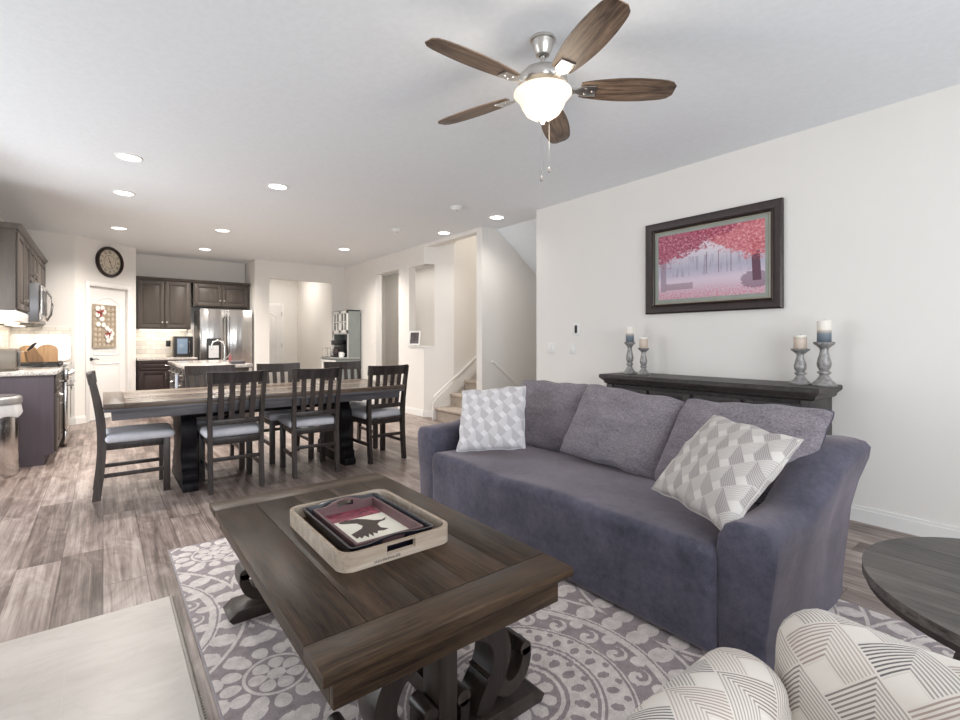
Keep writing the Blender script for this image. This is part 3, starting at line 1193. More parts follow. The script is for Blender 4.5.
for i in range(3):
    xa = 0.03 + i * 0.235
    f.box(xa, xa + 0.225, 0.03, 0.045, 0.93, 0.95)
    f.box(xa, xa + 0.225, 0.56, 0.575, 0.93, 0.95)
    f.box(xa, xa + 0.015, 0.03, 0.575, 0.93, 0.95)
    f.box(xa + 0.21, xa + 0.225, 0.03, 0.575, 0.93, 0.95)
    for q in (0.17, 0.43):
        f.box(xa, xa + 0.225, q, q + 0.012, 0.935, 0.952)
        f.box(xa + 0.106, xa + 0.118, q - 0.09, q + 0.10, 0.935, 0.952)
    for (qx, qy) in ((0.0, 0.03), (0.21, 0.03), (0.0, 0.56), (0.21, 0.56)):
        f.box(xa + qx, xa + qx + 0.015, qy, qy + 0.015, 0.914, 0.932)
f.build('grate', BLKM, rg)

# fridge
fr = thing('refrigerator', 'tall stainless french-door refrigerator on the far kitchen wall', 'fridge', (1.345, 9.80, 0))
f = MB()
f.box(0, 0.87, 0.0, 0.58, 0.03, 1.76, 0.006)
f.build('body', plain('fridge_grey_side', s2l(90, 88, 88), 0.4, 0.3), fr)
dl = MB()
dl.box(0.003, 0.431, -0.06, -0.004, 0.72, 1.78, 0.012)
dl = dl.build('door', STEEL, fr)
f = MB()
f.box(0.439, 0.867, -0.06, -0.004, 0.72, 1.78, 0.012)
dr = f.build('door', STEEL, fr)
f = MB()
f.box(0.003, 0.867, -0.06, -0.004, 0.05, 0.705, 0.012)
dw = f.build('drawer', STEEL, fr)
for par, xx in ((dl, 0.402), (dr, 0.468)):
    f = MB()
    f.tube([(xx, -0.06, 0.80), (xx, -0.11, 0.83), (xx, -0.11, 1.62), (xx, -0.06, 1.65)], 0.013)
    f.build('handle', CHROME, par)
f = MB()
f.tube([(0.08, -0.06, 0.62), (0.10, -0.11, 0.62), (0.77, -0.11, 0.62), (0.79, -0.06, 0.62)], 0.013)
f.build('handle', CHROME, dw)
f = MB()
f.box(0.105, 0.335, -0.064, -0.058, 0.86, 1.25, 0.002)
f.build('dispenser_frame', BLACK, dl)
f = MB()
f.box(0.14, 0.30, -0.068, -0.064, 0.90, 1.12)
f.build('dispenser_panel', plain('pale_grey_panel', (0.62, 0.62, 0.63), 0.3), dl)

# coffee machine / screen on far counter
cmx = thing('countertop_oven', 'black countertop appliance with a lit glass front on the far counter', 'appliance', (1.13, 9.98, 0.9145))
f = MB()
f.box(-0.145, 0.145, 0, 0.28, 0.012, 0.37, 0.01)
for q in ((-0.12, 0.03), (0.12, 0.03), (-0.12, 0.25), (0.12, 0.25)):
    f.lathe([(0.012, 0), (0.012, 0.014)], 10, Matrix.Translation((q[0], q[1], 0)))
f.build('body', BLACK, cmx)
f = MB()
f.box(-0.10, 0.06, -0.006, 0.0, 0.06, 0.33, 0.004)
f.build('glass_front', plain('blue_grey_glass', s2l(120, 138, 158), 0.1), cmx)
f = MB()
f.tube([(0.085, 0.0, 0.08), (0.085, -0.03, 0.09), (0.085, -0.03, 0.27), (0.085, 0.0, 0.28)], 0.006)
f.build('handle', NICKEL, cmx)
# outlet on splash
f = MB()
f.box(0.90, 0.97, 10.377, 10.3845, 1.10, 1.21, 0.002)
tag(f.build('wall_outlet', BLACK), 'dark wall outlet on the tile left of the black appliance', 'outlet')

# island
isl = thing('kitchen_island', 'wood-front kitchen island between the dining table and the fridge', 'kitchen island', (0.78, 8.28, 0), R(-90))
f = MB()
f.box(0, 1.66, 0.0, 0.68, 0.10, 0.874)
f.box(0.02, 1.64, 0.06, 0.66, 0, 0.10)
f.build('body', CABG, isl, smooth=False)
for i in range(4):
    x0 = 0.02 + i * 0.407
    f = MB()
    door_mesh(f, x0, x0 + 0.397, 0.71, 0.86, 0, 0.03)
    p = f.build('drawer', CABD, isl)
    f = MB()
    f.tube([(x0 + 0.15, -0.02, 0.785), (x0 + 0.155, -0.045, 0.785), (x0 + 0.245, -0.045, 0.785), (x0 + 0.25, -0.02, 0.785)], 0.006)
    f.build('handle', NICKEL, p)
    f = MB()
    door_mesh(f, x0, x0 + 0.397, 0.12, 0.695)
    p = f.build('door', CABD, isl)
    f = MB()
    hx = x0 + (0.36 if i % 2 == 0 else 0.037)
    f.tube([(hx, -0.02, 0.55), (hx, -0.045, 0.555), (hx, -0.045, 0.645), (hx, -0.02, 0.65)], 0.006)
    f.build('handle', NICKEL, p)
f = MB()
f.box(0.74, 1.50, 6.58, 8.32, 0.875, 0.914, 0.004)
tag(f.build('worktop', GRAN), 'speckled stone worktop covering the kitchen island', 'worktop')
fa = thing('kitchen_faucet', 'chrome gooseneck faucet standing on the island worktop', 'faucet', (1.33, 7.45, 0.9145))
f = MB()
f.lathe([(0.028, 0), (0.026, 0.01), (0.014, 0.02), (0.014, 0.05)], 16)
pts = [(0, 0, 0.04), (0, 0, 0.2)] + [(-0.08 + 0.08 * math.cos(t_), 0, 0.22 + 0.08 * math.sin(t_)) for t_ in [PI * i / 8 for i in range(9)]] + [(-0.16, 0, 0.17)]
f.tube(pts, 0.011, 10)
f.build('spout', CHROME, fa)
f = MB()
f.tube([(0.012, 0, 0.05), (0.05, 0, 0.08), (0.07, 0, 0.12)], 0.006)
f.build('lever', CHROME, fa)
# a folded blue-white towel hanging on the island's near end + bottle
tw = MB()
tw.softbox(0.702, 0.712, 6.80, 6.97, 0.50, 0.795, 0.004, 2, 6, warp=lambda q: (q.x + 0.004 * math.sin(q.y * 80), q.y, q.z))
tag(tw.build('dish_towel', mat_fabric('pale_blue_towel', s2l(158, 172, 200), s2l(205, 212, 226), 8, 300)), 'pale blue towel hanging on the island front by the near corner', 'towel')
f = MB()
f.box(1.28, 1.44, 6.72, 6.88, 0.915, 0.95, 0.006)
tag(f.build('storage_box', plain('dark_box', s2l(70, 66, 70), 0.5)), 'small dark flat box on the near end of the island worktop', 'box')
f = MB()
f.lathe([(0.02, 0), (0.022, 0.01), (0.022, 0.07), (0.009, 0.09), (0.009, 0.115), (0, 0.115)], 14, Matrix.Translation((1.42, 7.55, 0.9145)))
tag(f.build('soap_bottle', plain('pinkish_bottle', s2l(150, 92, 92), 0.25)), 'small pinkish soap bottle beside the island faucet', 'bottle')

# items on the left counter, near part
tb = thing('toaster_oven', 'grey toaster oven at the left edge, on the counter behind the trash can', 'toaster', (-0.80, 6.62, 0.9145))
f = MB()
f.box(-0.15, 0.135, -0.12, 0.16, 0.01, 0.22, 0.02)
for q in ((-0.12, -0.1), (0.12, -0.1), (-0.12, 0.13), (0.12, 0.13)):
    f.lathe([(0.012, 0), (0.012, 0.012)], 10, Matrix.Translation((q[0], q[1], 0)))
f.build('body', plain('toaster_grey', s2l(120, 112, 102), 0.35, 0.4), tb)
f = MB()
f.box(0.136, 0.142, -0.10, 0.10, 0.04, 0.19, 0.002)
f.build('window', BLACK, tb)
f = MB()
f.tube([(0.14, -0.08, 0.185), (0.165, -0.075, 0.185), (0.165, 0.075, 0.185), (0.14, 0.08, 0.185)], 0.005)
f.build('handle', CHROME, tb)
# far counter corner: white tray, wooden boards, knife block
tr = MB()
pts = []
for cx_, cz_, a0 in ((0.26, 0.13, 0), (-0.26, 0.13, 90), (-0.26, -0.13, 180), (0.26, -0.13, 270)):
    for k in range(6):
        a_ = R(a0 + k * 18)
        pts.append((cx_ + 0.06 * math.cos(a_), cz_ + 0.06 * math.sin(a_)))
tr.prism(pts, 0, 0.018, XZ, 0.004)
tr = tr.build('serving_tray', WHITEP, loc=(-0.68, 8.93, 1.115), rot=(R(-14), 0, 0))
tag(tr, 'large white rounded tray leaning on the tiled corner past the range', 'tray')
for i, (xx, ww, hh, lab) in enumerate(((-0.80, 0.10, 0.24, 'arched wooden cutting board leaning left in the kitchen corner, behind the knife block'),
                                       (-0.60, 0.11, 0.25, 'arched wooden cutting board leaning against the white tray, right of the knife block'))):
    f = MB()
    pts = [(-ww, 0), (ww, 0), (ww, hh * 0.65)] + [(ww * math.cos(t_), hh * 0.65 + hh * 0.35 * math.sin(t_)) for t_ in [PI * k / 8 for k in range(1, 8)]] + [(-ww, hh * 0.65)]
    f.prism(pts, 0, 0.018, XZ, 0.003)
    b_ = f.build('cutting_board', wood('board_wood', s2l(128, 98, 70), s2l(178, 146, 112), 2, 1.0, 0.5), loc=(xx, 8.83 - 0.02 * i, 0.916), rot=(R(-14), 0, 0))
    tag(b_, lab, 'cutting board')
kb = thing('knife_block', 'wooden knife block with black-handled knives past the range', 'knife block', (-0.72, 8.58, 0.9145), R(20))
f = MB()
f.prism([(-0.06, 0), (0.09, 0), (0.09, 0.06), (0.0, 0.20), (-0.08, 0.15)], -0.045, 0.045, XZ, 0.003)
f.build('block', wood('block_wood', s2l(96, 74, 56), s2l(146, 116, 88), 2, 1.0, 0.5), kb)
for i in range(4):
    f = MB()
    q = i / 3
    f.box(-0.009, 0.009, -0.006, 0.006, 0.0, 0.10, 0.003, Matrix.Translation((-0.065 + 0.05 * q, -0.03 + 0.02 * i, 0.165 + 0.02 * q)) @ Matrix.Rotation(R(32), 4, 'Y'))
    f.build('knife', BLACK, kb)

# trash can
tc_ = thing('trash_can', 'stainless trash can with grey lid and white liner at the left edge', 'trash can', (-0.77, 6.06, 0))
f = MB()
f.lathe([(0.165, 0), (0.172, 0.01), (0.172, 0.60), (0.168, 0.61)], 40)
f.build('body', STEEL, tc_)
f = MB()
n = 40
ring = []
for zi, (rr, zz) in enumerate(((0.176, 0.53), (0.186, 0.56), (0.180, 0.64), (0.172, 0.645), (0.168, 0.60), (0.170, 0.535))):
    ring.append([((rr + (0.006 * math.sin(9 * 2 * PI * k / n) if zi < 2 else 0)) * math.cos(2 * PI * k / n), (rr + (0.006 * math.sin(7 * 2 * PI * k / n) if zi < 2 else 0)) * math.sin(2 * PI * k / n), zz + (0.012 * math.sin(5 * 2 * PI * k / n) if zi == 0 else 0)) for k in range(n)])
f.loft(ring, caps=False)
f.build('liner', plain('white_bin_liner', (0.78, 0.78, 0.78), 0.4), tc_)
f = MB()
f.lathe([(0.178, 0.645), (0.190, 0.65), (0.190, 0.69), (0.184, 0.705), (0.172, 0.712), (0, 0.712)], 40)
f.build('lid', plain('light_grey_lid', s2l(168, 164, 162), 0.3, 0.5), tc_)
f = MB()
f.lathe([(0.150, 0.7125), (0.146, 0.722), (0, 0.728)], 32)
f.build('lid_flap', plain('lid_flap_grey', s2l(92, 86, 86), 0.4), tc_)

# wall clock on the pantry wall
wn = Matrix.Rotation(R(45), 4, 'Z')
ck = thing('wall_clock', 'round dark-rimmed wall clock above the pantry door', 'clock', dmat @ Vector((0.556, 0.0, 2.43)), R(45))
FY = Matrix.Rotation(R(90), 4, 'X')       # lathe axis z -> -y
f = MB()
f.lathe([(0.0, 0.0), (0.235, 0.0), (0.24, 0.02), (0.225, 0.045), (0.205, 0.045), (0.195, 0.03), (0.193, 0.012)], 48, FY, cap=False)
f.build('rim', BRONZE, ck)
f = MB()
f.lathe([(0, 0.014), (0.196, 0.014)], 48, FY, cap=False)
f.build('dial', plain('aged_cream_dial', s2l(206, 196, 178), 0.6, nscale=9, namp=0.08), ck)
f = MB()
RN = ['XII', 'I', 'II', 'III', 'IIII', 'V', 'VI', 'VII', 'VIII', 'IX', 'X', 'XI']
for i, s_ in enumerate(RN):
    a_ = -2 * PI * i / 12
    M0 = FY @ Matrix.Translation((0, 0, 0.0155)) @ Matrix.Rotation(a_, 4, 'Z') @ Matrix.Translation((0, 0.152, 0))
    w_ = {'I': 0.008, 'V': 0.022, 'X': 0.022}
    tot = sum(w_[c_] for c_ in s_) + 0.004 * (len(s_) - 1)
    xx = -tot / 2
    for c_ in s_:
        cw = w_[c_]
        if c_ == 'I':
            f.box(xx + 0.001, xx + 0.006, -0.022, 0.022, 0, 0.001, 0, M0)
        elif c_ == 'V':
            f.prism([(xx, 0.022), (xx + 0.006, 0.022), (xx + 0.013, -0.022), (xx + 0.009, -0.022)], 0, 0.001, M0)
            f.prism([(xx + 0.019, 0.022), (xx + 0.022, 0.022), (xx + 0.013, -0.022), (xx + 0.010, -0.022)], 0, 0.001, M0)
        else:
            f.prism([(xx, 0.022), (xx + 0.006, 0.022), (xx + 0.022, -0.022), (xx + 0.016, -0.022)], 0, 0.001, M0)
            f.prism([(xx + 0.019, 0.022), (xx + 0.022, 0.022), (xx + 0.003, -0.022), (xx, -0.022)], 0, 0.001, M0)
        xx += cw + 0.004
f.lathe([(0.100, 0.0155), (0.105, 0.0155)], 40, FY, cap=False)
f.lathe([(0.184, 0.0155), (0.188, 0.0155)], 40, FY, cap=False)
f.build('numerals', BLKM, ck, smooth=False)
f = MB()
f.box(-0.004, 0.004, -0.02, 0.10, 0.018, 0.019, 0, FY @ Matrix.Rotation(R(-155), 4, 'Z'))
f.box(-0.003, 0.003, -0.02, 0.075, 0.020, 0.021, 0, FY @ Matrix.Rotation(R(25), 4, 'Z'))
f.lathe([(0.009, 0.014), (0.009, 0.023), (0, 0.024)], 12, FY)
f.build('hands', BLKM, ck, smooth=False)

# floral wreath panel on the pantry door
wp = thing('door_hanging', 'burlap lattice hanging with white flowers and red bows on the pantry door', 'wall decoration', dmat @ Vector((0.49, 0.022, 1.10)), R(45))
f = MB()
hw, hh = 0.20, 0.66
for q in range(6):
    xx = -hw + q * (2 * hw - 0.03) / 5
    f.box(xx, xx + 0.03, -0.014, -0.008, 0, hh)
for q in range(9):
    zz = q * (hh - 0.028) / 8
    f.box(-hw, hw, -0.018, -0.012, zz, zz + 0.028)
f.build('lattice', mat_fabric('burlap', s2l(142, 128, 110), s2l(176, 162, 142), 20, 200), wp)
f = MB()
f.box(-hw + 0.005, hw - 0.005, -0.009, -0.004, 0.004, hh - 0.004)
f.build('backing', plain('pale_backing', s2l(186, 174, 158), 0.9), wp)
def petals(f, cx_, cz_, rr, y_):
    for k in range(6):
        a_ = 2 * PI * k / 6
        f.lathe([(0, -0.004), (rr * 0.4, 0), (rr * 0.45, 0.006), (0, 0.012)], 8,
                Matrix.Translation((cx_ + rr * 0.5 * math.cos(a_), y_, cz_ + rr * 0.5 * math.sin(a_))) @ FY)
WPET = plain('white_silk_petals', s2l(232, 226, 222), 0.7)
for (cx_, cz_) in ((-0.13, 0.60), (-0.05, 0.61), (-0.02, 0.55), (-0.13, 0.50), (-0.06, 0.44), (-0.12, 0.36), (-0.03, 0.35), (0.03, 0.30), (0.09, 0.26), (0.03, 0.18), (0.10, 0.15), (0.12, 0.22), (0.05, 0.11)):
    f = MB()
    petals(f, cx_, cz_, 0.042, -0.022)
    f.build('flower', WPET, wp)
f = MB()
for (cx_, cz_) in ((-0.08, 0.55), (0.06, 0.22)):
    f.prism([(0, 0), (0.05, 0.05), (0.055, -0.01), (0.0, 0), (-0.05, -0.05), (-0.06, 0.01)], 0.02, 0.032, Matrix.Translation((cx_, 0, cz_)) @ FY)
    f.prism([(0, 0), (0.025, -0.08), (0.005, -0.07), (-0.01, -0.085)], 0.02, 0.03, Matrix.Translation((cx_, 0, cz_)) @ FY)
f.build('bow', plain('red_ribbon', s2l(150, 42, 40), 0.5), wp)

# hutch against the right kitchen wall, facing -X
GG = plain('grey_green_side_paint', s2l(128, 134, 132), 0.5, nscale=6)
hu = thing('hutch', 'white glass-door hutch with grey-green sides by the hall doorway', 'hutch', (3.72, 9.60, 0), R(-90))
f = MB()
f.box(0, 0.018, 0, 0.25, 0.88, 1.80)
f.box(0.732, 0.75, 0, 0.25, 0.88, 1.80)
f.box(0, 0.75, 0, 0.25, 1.78, 1.80)
f.box(0.018, 0.732, 0.23, 0.25, 0.88, 1.78)
f.box(0.018, 0.732, 0.0, 0.23, 1.33, 1.35)
f.box(0.018, 0.732, 0.02, 0.23, 1.57, 1.58)
f.build('upper_case', GG, hu, smooth=False)
f = MB()
f.box(0, 0.75, -0.24, 0.25, 0.08, 0.85)
f.box(0.03, 0.72, -0.2, 0.25, 0, 0.08)
f.build('lower_case', GG, hu, smooth=False)
f = MB()
f.box(-0.015, 0.765, -0.26, 0.255, 0.85, 0.88, 0.005)
f.build('worktop', plain('hutch_top_grey', s2l(150, 152, 150), 0.4), hu)
for i in range(2):
    f = MB()
    x0 = 0.005 + i * 0.372
    x1 = x0 + 0.368
    for bx in ((x0, x0 + 0.05, 1.36, 1.79), (x1 - 0.05, x1, 1.36, 1.79), (x0, x1, 1.36, 1.41), (x0, x1, 1.74, 1.79), (x0 + 0.175, x0 + 0.193, 1.4, 1.75), (x0, x1, 1.565, 1.583)):
        f.box(bx[0], bx[1], -0.02, 0.0, bx[2], bx[3])
    p = f.build('glass_door', TRIM, hu)
    f = MB()
    f.box(x0 + 0.05, x1 - 0.05, -0.010, -0.007, 1.41, 1.74)
    m, nt, b = newmat('cabinet_glass')
    b.inputs['Base Color'].default_value = (0.75, 0.8, 0.82, 1)
    b.inputs['Roughness'].default_value = 0.05
    b.inputs['Transmission Weight'].default_value = 0.9
    b.inputs['Alpha'].default_value = 0.45
    f.build('pane', m, p)
    f = MB()
    door_mesh(f, 0.01 + i * 0.37, 0.37 + i * 0.37, 0.10, 0.83, -0.24)
    f.build('door', TRIM, hu)
f = MB()
f.box(0, 0.03, -0.005, 0.0, 0.88, 1.36)
f.box(0.72, 0.75, -0.005, 0.0, 0.88, 1.36)
f.box(0, 0.75, -0.005, 0.0, 1.335, 1.36)
f.build('face_frame', TRIM, hu)
# coffee machine and cups on hutch
cf = thing('coffee_maker', 'black drip coffee maker on the hutch counter', 'coffee maker', (3.68, 9.23, 0.8805), R(-90))
f = MB()
f.box(-0.10, 0.10, -0.12, 0.12, 0, 0.03, 0.005)
f.box(-0.10, 0.10, 0.03, 0.12, 0.03, 0.30, 0.008)
f.box(-0.10, 0.10, -0.12, 0.12, 0.24, 0.34, 0.015)
f.build('body', BLACK, cf)
f = MB()
f.lathe([(0.055, 0.032), (0.07, 0.07), (0.065, 0.15), (0.05, 0.18), (0.055, 0.20)], 18, Matrix.Translation((0, -0.045, 0)))
f.build('carafe', plain('dark_glass', (0.05, 0.04, 0.04), 0.05), cf)
ch0 = None
for i, (px_, py_, lab) in enumerate(((3.62, 8.94, 'white mug nearest the side of the hutch counter'), (3.66, 9.06, 'white mug beside the coffee maker, right of it'),
                                    (3.666, 9.55, 'white mug on the far left end of the hutch counter'))):
    f = MB()
    f.lathe([(0.035, 0), (0.042, 0.005), (0.045, 0.10), (0.041, 0.10), (0.038, 0.01), (0, 0.01)], 18, cap=False)
    f.tube([(0.043, 0, 0.085), (0.07, 0, 0.08), (0.075, 0, 0.05), (0.043, 0, 0.025)], 0.005)
    mg = f.build('mug', WHITEP, loc=(px_, py_, 0.881), rot=(0, 0, R(-60)))
    tag(mg, lab, 'mug', 'white mugs on the hutch')
f = MB()
f.box(-0.09, 0.09, -0.06, 0.06, 0, 0.005)
for q in (-0.085, 0.085):
    f.tube([(q, -0.05, 0), (q, -0.05, 0.18), (q, 0.05, 0.18), (q, 0.05, 0)], 0.005)
f.tube([(-0.085, 0, 0.18), (0.085, 0, 0.18)], 0.005)
tag(f.build('mug_rack', BLKM, loc=(3.52, 9.44, 0.881), rot=(0, 0, R(-90))), 'black wire mug rack at the left end of the hutch counter', 'rack')
f = MB()
f.lathe([(0.04, 0), (0.045, 0.01), (0.045, 0.14), (0.03, 0.16), (0.03, 0.19), (0, 0.2)], 18)
tag(f.build('canister', BLACK, loc=(3.80, 9.02, 0.881)), 'black canister at the back right of the hutch counter', 'canister')

# picture frame on the pass-through ledge
pf = thing('photo_frame', 'small white framed photo leaning on the pass-through ledge', 'picture frame', (4.04, 6.90, 1.1258), R(-52))
f = MB()
MT = Matrix.Translation((0, 0, 0.005)) @ Matrix.Rotation(R(-12), 4, 'X')
for bx in ((-0.10, 0.10, 0, 0.025), (-0.10, 0.10, 0.215, 0.24), (-0.10, -0.075, 0.025, 0.215), (0.075, 0.10, 0.025, 0.215)):
    f.box(bx[0], bx[1], -0.018, 0, bx[2], bx[3], 0.002, MT)
f.build('frame', WHITEP, pf)
f = MB()
f.box(-0.077, 0.077, -0.010, -0.002, 0.022, 0.217, 0, MT)
f.build('photo', plain('dark_photo_print', s2l(84, 76, 78), 0.2, nscale=14, namp=0.5), pf)
f = MB()
f.box(-0.02, 0.02, 0.0, 0.003, 0.0, 0.17, 0, Matrix.Translation((0, 0.075, 0)) @ Matrix.Rotation(R(18), 4, 'X'))
f.build('stand', BLACK, pf)

# hall thermostat / vent seen through doorway
f = MB()
f.box(5.275, 5.299, 9.35, 9.65, 2.05, 2.20, 0.004)
tag(f.build('door_chime', WHITEP), 'white box high on the hall wall seen through the doorway', 'door chime')


# wall plates
def plate(name, label, cat, y, z, w_, h_, mat, x=4.0, extra=None):
    f = MB()
    f.box(x - 0.007, x - 0.0005, y - w_ / 2, y + w_ / 2, z - h_ / 2, z + h_ / 2, 0.002)
    o = f.build(name, mat)
    tag(o, label, cat)
    if extra:
        f = MB()
        extra(f)
        f.build(extra.__name__, BLACK if extra.__name__ == 'sensor_window' else TRIM, o)
    return o


def sensor_window(f):
    pts = [(3.415 + 0.016 * math.cos(t_) , 1.335 + 0.028 * math.copysign(1, math.sin(t_) + 1e-9) + 0.016 * math.sin(t_)) for t_ in [2 * PI * k / 24 for k in range(24)]]
    f.prism(pts, 3.988, 3.9935, YZ)


plate('thermostat', 'white wall thermostat with a black oval window left of the tall candles', 'thermostat', 3.415, 1.335, 0.10, 0.13, WHITEP, extra=sensor_window)


def rocker(f):
    f.box(3.990, 3.9935, 3.452, 3.486, 1.09, 1.155, 0.001)


plate('light_switch', 'single white rocker switch plate below the thermostat', 'light switch', 3.469, 1.122, 0.075, 0.118, WHITEP, extra=rocker)


def rockers(f):
    for k in (-0.023, 0.023):
        f.box(3.990, 3.9935, 3.778 + k - 0.017, 3.778 + k + 0.017, 1.095, 1.16, 0.001)


plate('light_switch', 'double white rocker switch plate at the wall corner by the stairs', 'light switch', 3.778, 1.128, 0.118, 0.118, WHITEP, extra=rockers)
plate('light_switch', 'small white switch plate on the wall between hutch and doorway', 'light switch', 8.40, 1.15, 0.075, 0.118, WHITEP)

# ------------------------------------------------------------------ ceiling lights, detectors
proto = thing('recessed_light', 'x', 'ceiling light', (0, 0, CH))
f = MB()
f.lathe([(0.098, 0.0), (0.10, -0.004), (0.085, -0.010), (0.078, -0.002)], 32, cap=False)
f.build('trim_ring', TRIM, proto)
f = MB()
f.lathe([(0.079, -0.004), (0.0, -0.004)], 32, cap=False)
f.build('lens', CANLIT, proto)
cans = [((0.17, 4.94), 'round recessed ceiling light nearest the camera over the left end of the table', 1),
        ((0.17, 6.17), 'round recessed ceiling light second in the left column of the ceiling', 1),
        ((0.17, 8.15), 'round recessed ceiling light above and right of the wall clock', 1),
        ((1.36, 4.97), 'round recessed ceiling light over the middle of the dining table', 1),
        ((1.30, 7.43), 'round recessed ceiling light above the kitchen island', 1),
        ((1.34, 9.15), 'round recessed ceiling light closest to the fridge', 1),
        ((3.17, 7.71), 'round recessed ceiling light in front of the hutch', 1),
        ((3.83, 4.54), 'round recessed ceiling light by the wall corner at the stair soffit', 1),
        ((3.80, 5.66), 'round recessed ceiling light beside the stairwell opening', 1)]
for i, ((x_, y_), lab, _) in enumerate(cans):
    o = place(proto, i == 0, (x_, y_, CH), 0, lab, 'recessed ceiling lights')
    l = D.lights.new('recessed_lamp', 'SPOT')
    l.energy = 28 if x_ > 3.5 else (100 if y_ < 5.5 else 170)
    l.spot_size = R(150)
    l.spot_blend = 0.8
    l.shadow_soft_size = 0.07
    l.color = (1.0, 0.95, 0.89) if y_ < 5.5 else (1.0, 0.93, 0.85)
    lo = D.objects.new('recessed_lamp', l)
    lo.location = (x_, y_, CH - 0.03)
    col.objects.link(lo)
for i, (x_, y_, lab) in enumerate(((3.18, 4.48, 'white smoke detector on the ceiling left of the light at the stair soffit'),
                                   (3.17, 5.88, 'white smoke detector on the ceiling farther back toward the kitchen'))):
    sd = thing('smoke_detector', lab, 'smoke detector', (x_, y_, CH), 0, 'smoke detectors')
    f = MB()
    f.lathe([(0.07, 0.0), (0.072, -0.012), (0.06, -0.022), (0.055, -0.036), (0.03, -0.042), (0, -0.042)], 28, cap=False)
    f.build('shell', WHITEP, sd)
    f = MB()
    f.lathe([(0.012, -0.042), (0.010, -0.045), (0, -0.045)], 12, cap=False)
    f.build('button', GREYPL, sd)

# ------------------------------------------------------------------ ceiling fan
FX, FYY = 1.748, 1.712
fan = thing('ceiling_fan', 'five-blade ceiling fan with weathered wood blades and lit glass bowl', 'ceiling fan', (FX, FYY, CH))
f = MB()
f.lathe([(0.064, 0.0), (0.066, -0.006), (0.064, -0.014), (0.056, -0.018), (0.053, -0.028), (0.046, -0.058), (0.036, -0.075), (0.034, -0.084), (0.018, -0.088)], 36, cap=False)
f.build('canopy', NICKEL, fan)
f = MB()
f.lathe([(0.013, -0.06), (0.013, -0.17)], 14)
f.lathe([(0.022, -0.135), (0.026, -0.15), (0.022, -0.165)], 16)
f.build('downrod', NICKEL, fan)
f = MB()
f.lathe([(0.02, -0.155), (0.06, -0.16), (0.105, -0.175), (0.122, -0.195), (0.125, -0.22), (0.118, -0.235), (0.085, -0.245), (0.08, -0.262), (0.0, -0.262)], 40, cap=False)
f.build('motor_housing', NICKEL, fan)
f = MB()
f.lathe([(0.07, -0.255), (0.13, -0.268), (0.144, -0.272), (0.146, -0.280), (0.135, -0.292), (0.118, -0.312), (0.105, -0.345), (0.085, -0.375), (0.05, -0.398), (0.0, -0.405)], 40, cap=False)
f.build('glass_bowl', GLASSB, fan)
f = MB()
f.lathe([(0.0, -0.402), (0.024, -0.405), (0.026, -0.412), (0.015, -0.42), (0.008, -0.43), (0, -0.432)], 20, cap=False)
f.build('finial', NICKEL, fan)
BASE = 0.5 - math.degrees(math.atan(377 / 480))
prev = None
for k in range(5):
    a_ = R(BASE + 72 * k)
    Mz = Matrix.Rotation(a_, 4, 'Z')
    arm = MB()
    arm.prism([(0.10, -0.022), (0.17, -0.012), (0.20, -0.035), (0.265, -0.035), (0.27, 0.035), (0.20, 0.035), (0.17, 0.012), (0.10, 0.022)], -0.004, 0.004,
              Matrix.Translation((0, 0, -0.262)) @ Matrix.Rotation(R(-13), 4, 'X'), 0.001)
    for q in ((0.215, -0.02), (0.215, 0.02), (0.25, 0)):
        arm.lathe([(0.006, 0), (0.005, -0.004), (0, -0.005)], 8, Matrix.Translation((0, 0, -0.262)) @ Matrix.Rotation(R(-13), 4, 'X') @ Matrix.Translation((q[0], q[1], -0.004)))
    arm.build('blade_arm', NICKEL, fan, rot=(0, 0, a_))
    bl = MB()
    n = 22
    top, bot = [], []
    L0, L1 = 0.19, 0.668
    for i in range(n + 1):
        t_ = i / n
        xx = L0 + (L1 - L0) * t_
        wd = 0.048 + 0.030 * math.sin(PI * min(1, t_ * 0.95)) ** 0.8
        if t_ > 0.90:
            wd *= math.sqrt(max(0.0, 1 - ((t_ - 0.90) / 0.10) ** 2)) * 0.45 + 0.55
        top.append((xx, wd))
        bot.append((xx, -wd))
    out = bot + list(reversed(top))
    bl.prism(out, 0.0045, 0.0105, Matrix.Translation((0, 0, -0.262)) @ Matrix.Rotation(R(-13), 4, 'X'), 0.0015)
    bl.build('blade', BLADE, fan, rot=(0, 0, a_))
for (dx, dy, z1) in ((-0.03, -0.02, 2.02), (0.015, -0.03, 2.07)):
    f = MB()
    f.tube([(dx, dy, -0.39), (dx, dy, z1 - CH + 0.02)], 0.0005, 5)
    ch_ = f.build('pull_chain', NICKEL, fan)
    f = MB()
    f.lathe([(0, z1 - CH - 0.012), (0.007, z1 - CH - 0.008), (0.009, z1 - CH), (0.006, z1 - CH + 0.014), (0, z1 - CH + 0.02)], 12, Matrix.Translation((dx, dy, 0)), cap=False)
    f.build('pull_knob', GREYPL, ch_)
l = D.lights.new('fan_lamp', 'POINT')
l.energy = 8
l.shadow_soft_size = 0.12
l.color = (1, 0.88, 0.72)
lo = D.objects.new('fan_lamp', l)
lo.location = (FX, FYY, CH - 0.47)
col.objects.link(lo)

# ------------------------------------------------------------------ painting on the right wall
pt = thing('framed_painting', 'dark-framed landscape of red autumn trees on the right wall', 'painting', (3.995, 2.56, 1.456), R(-90))
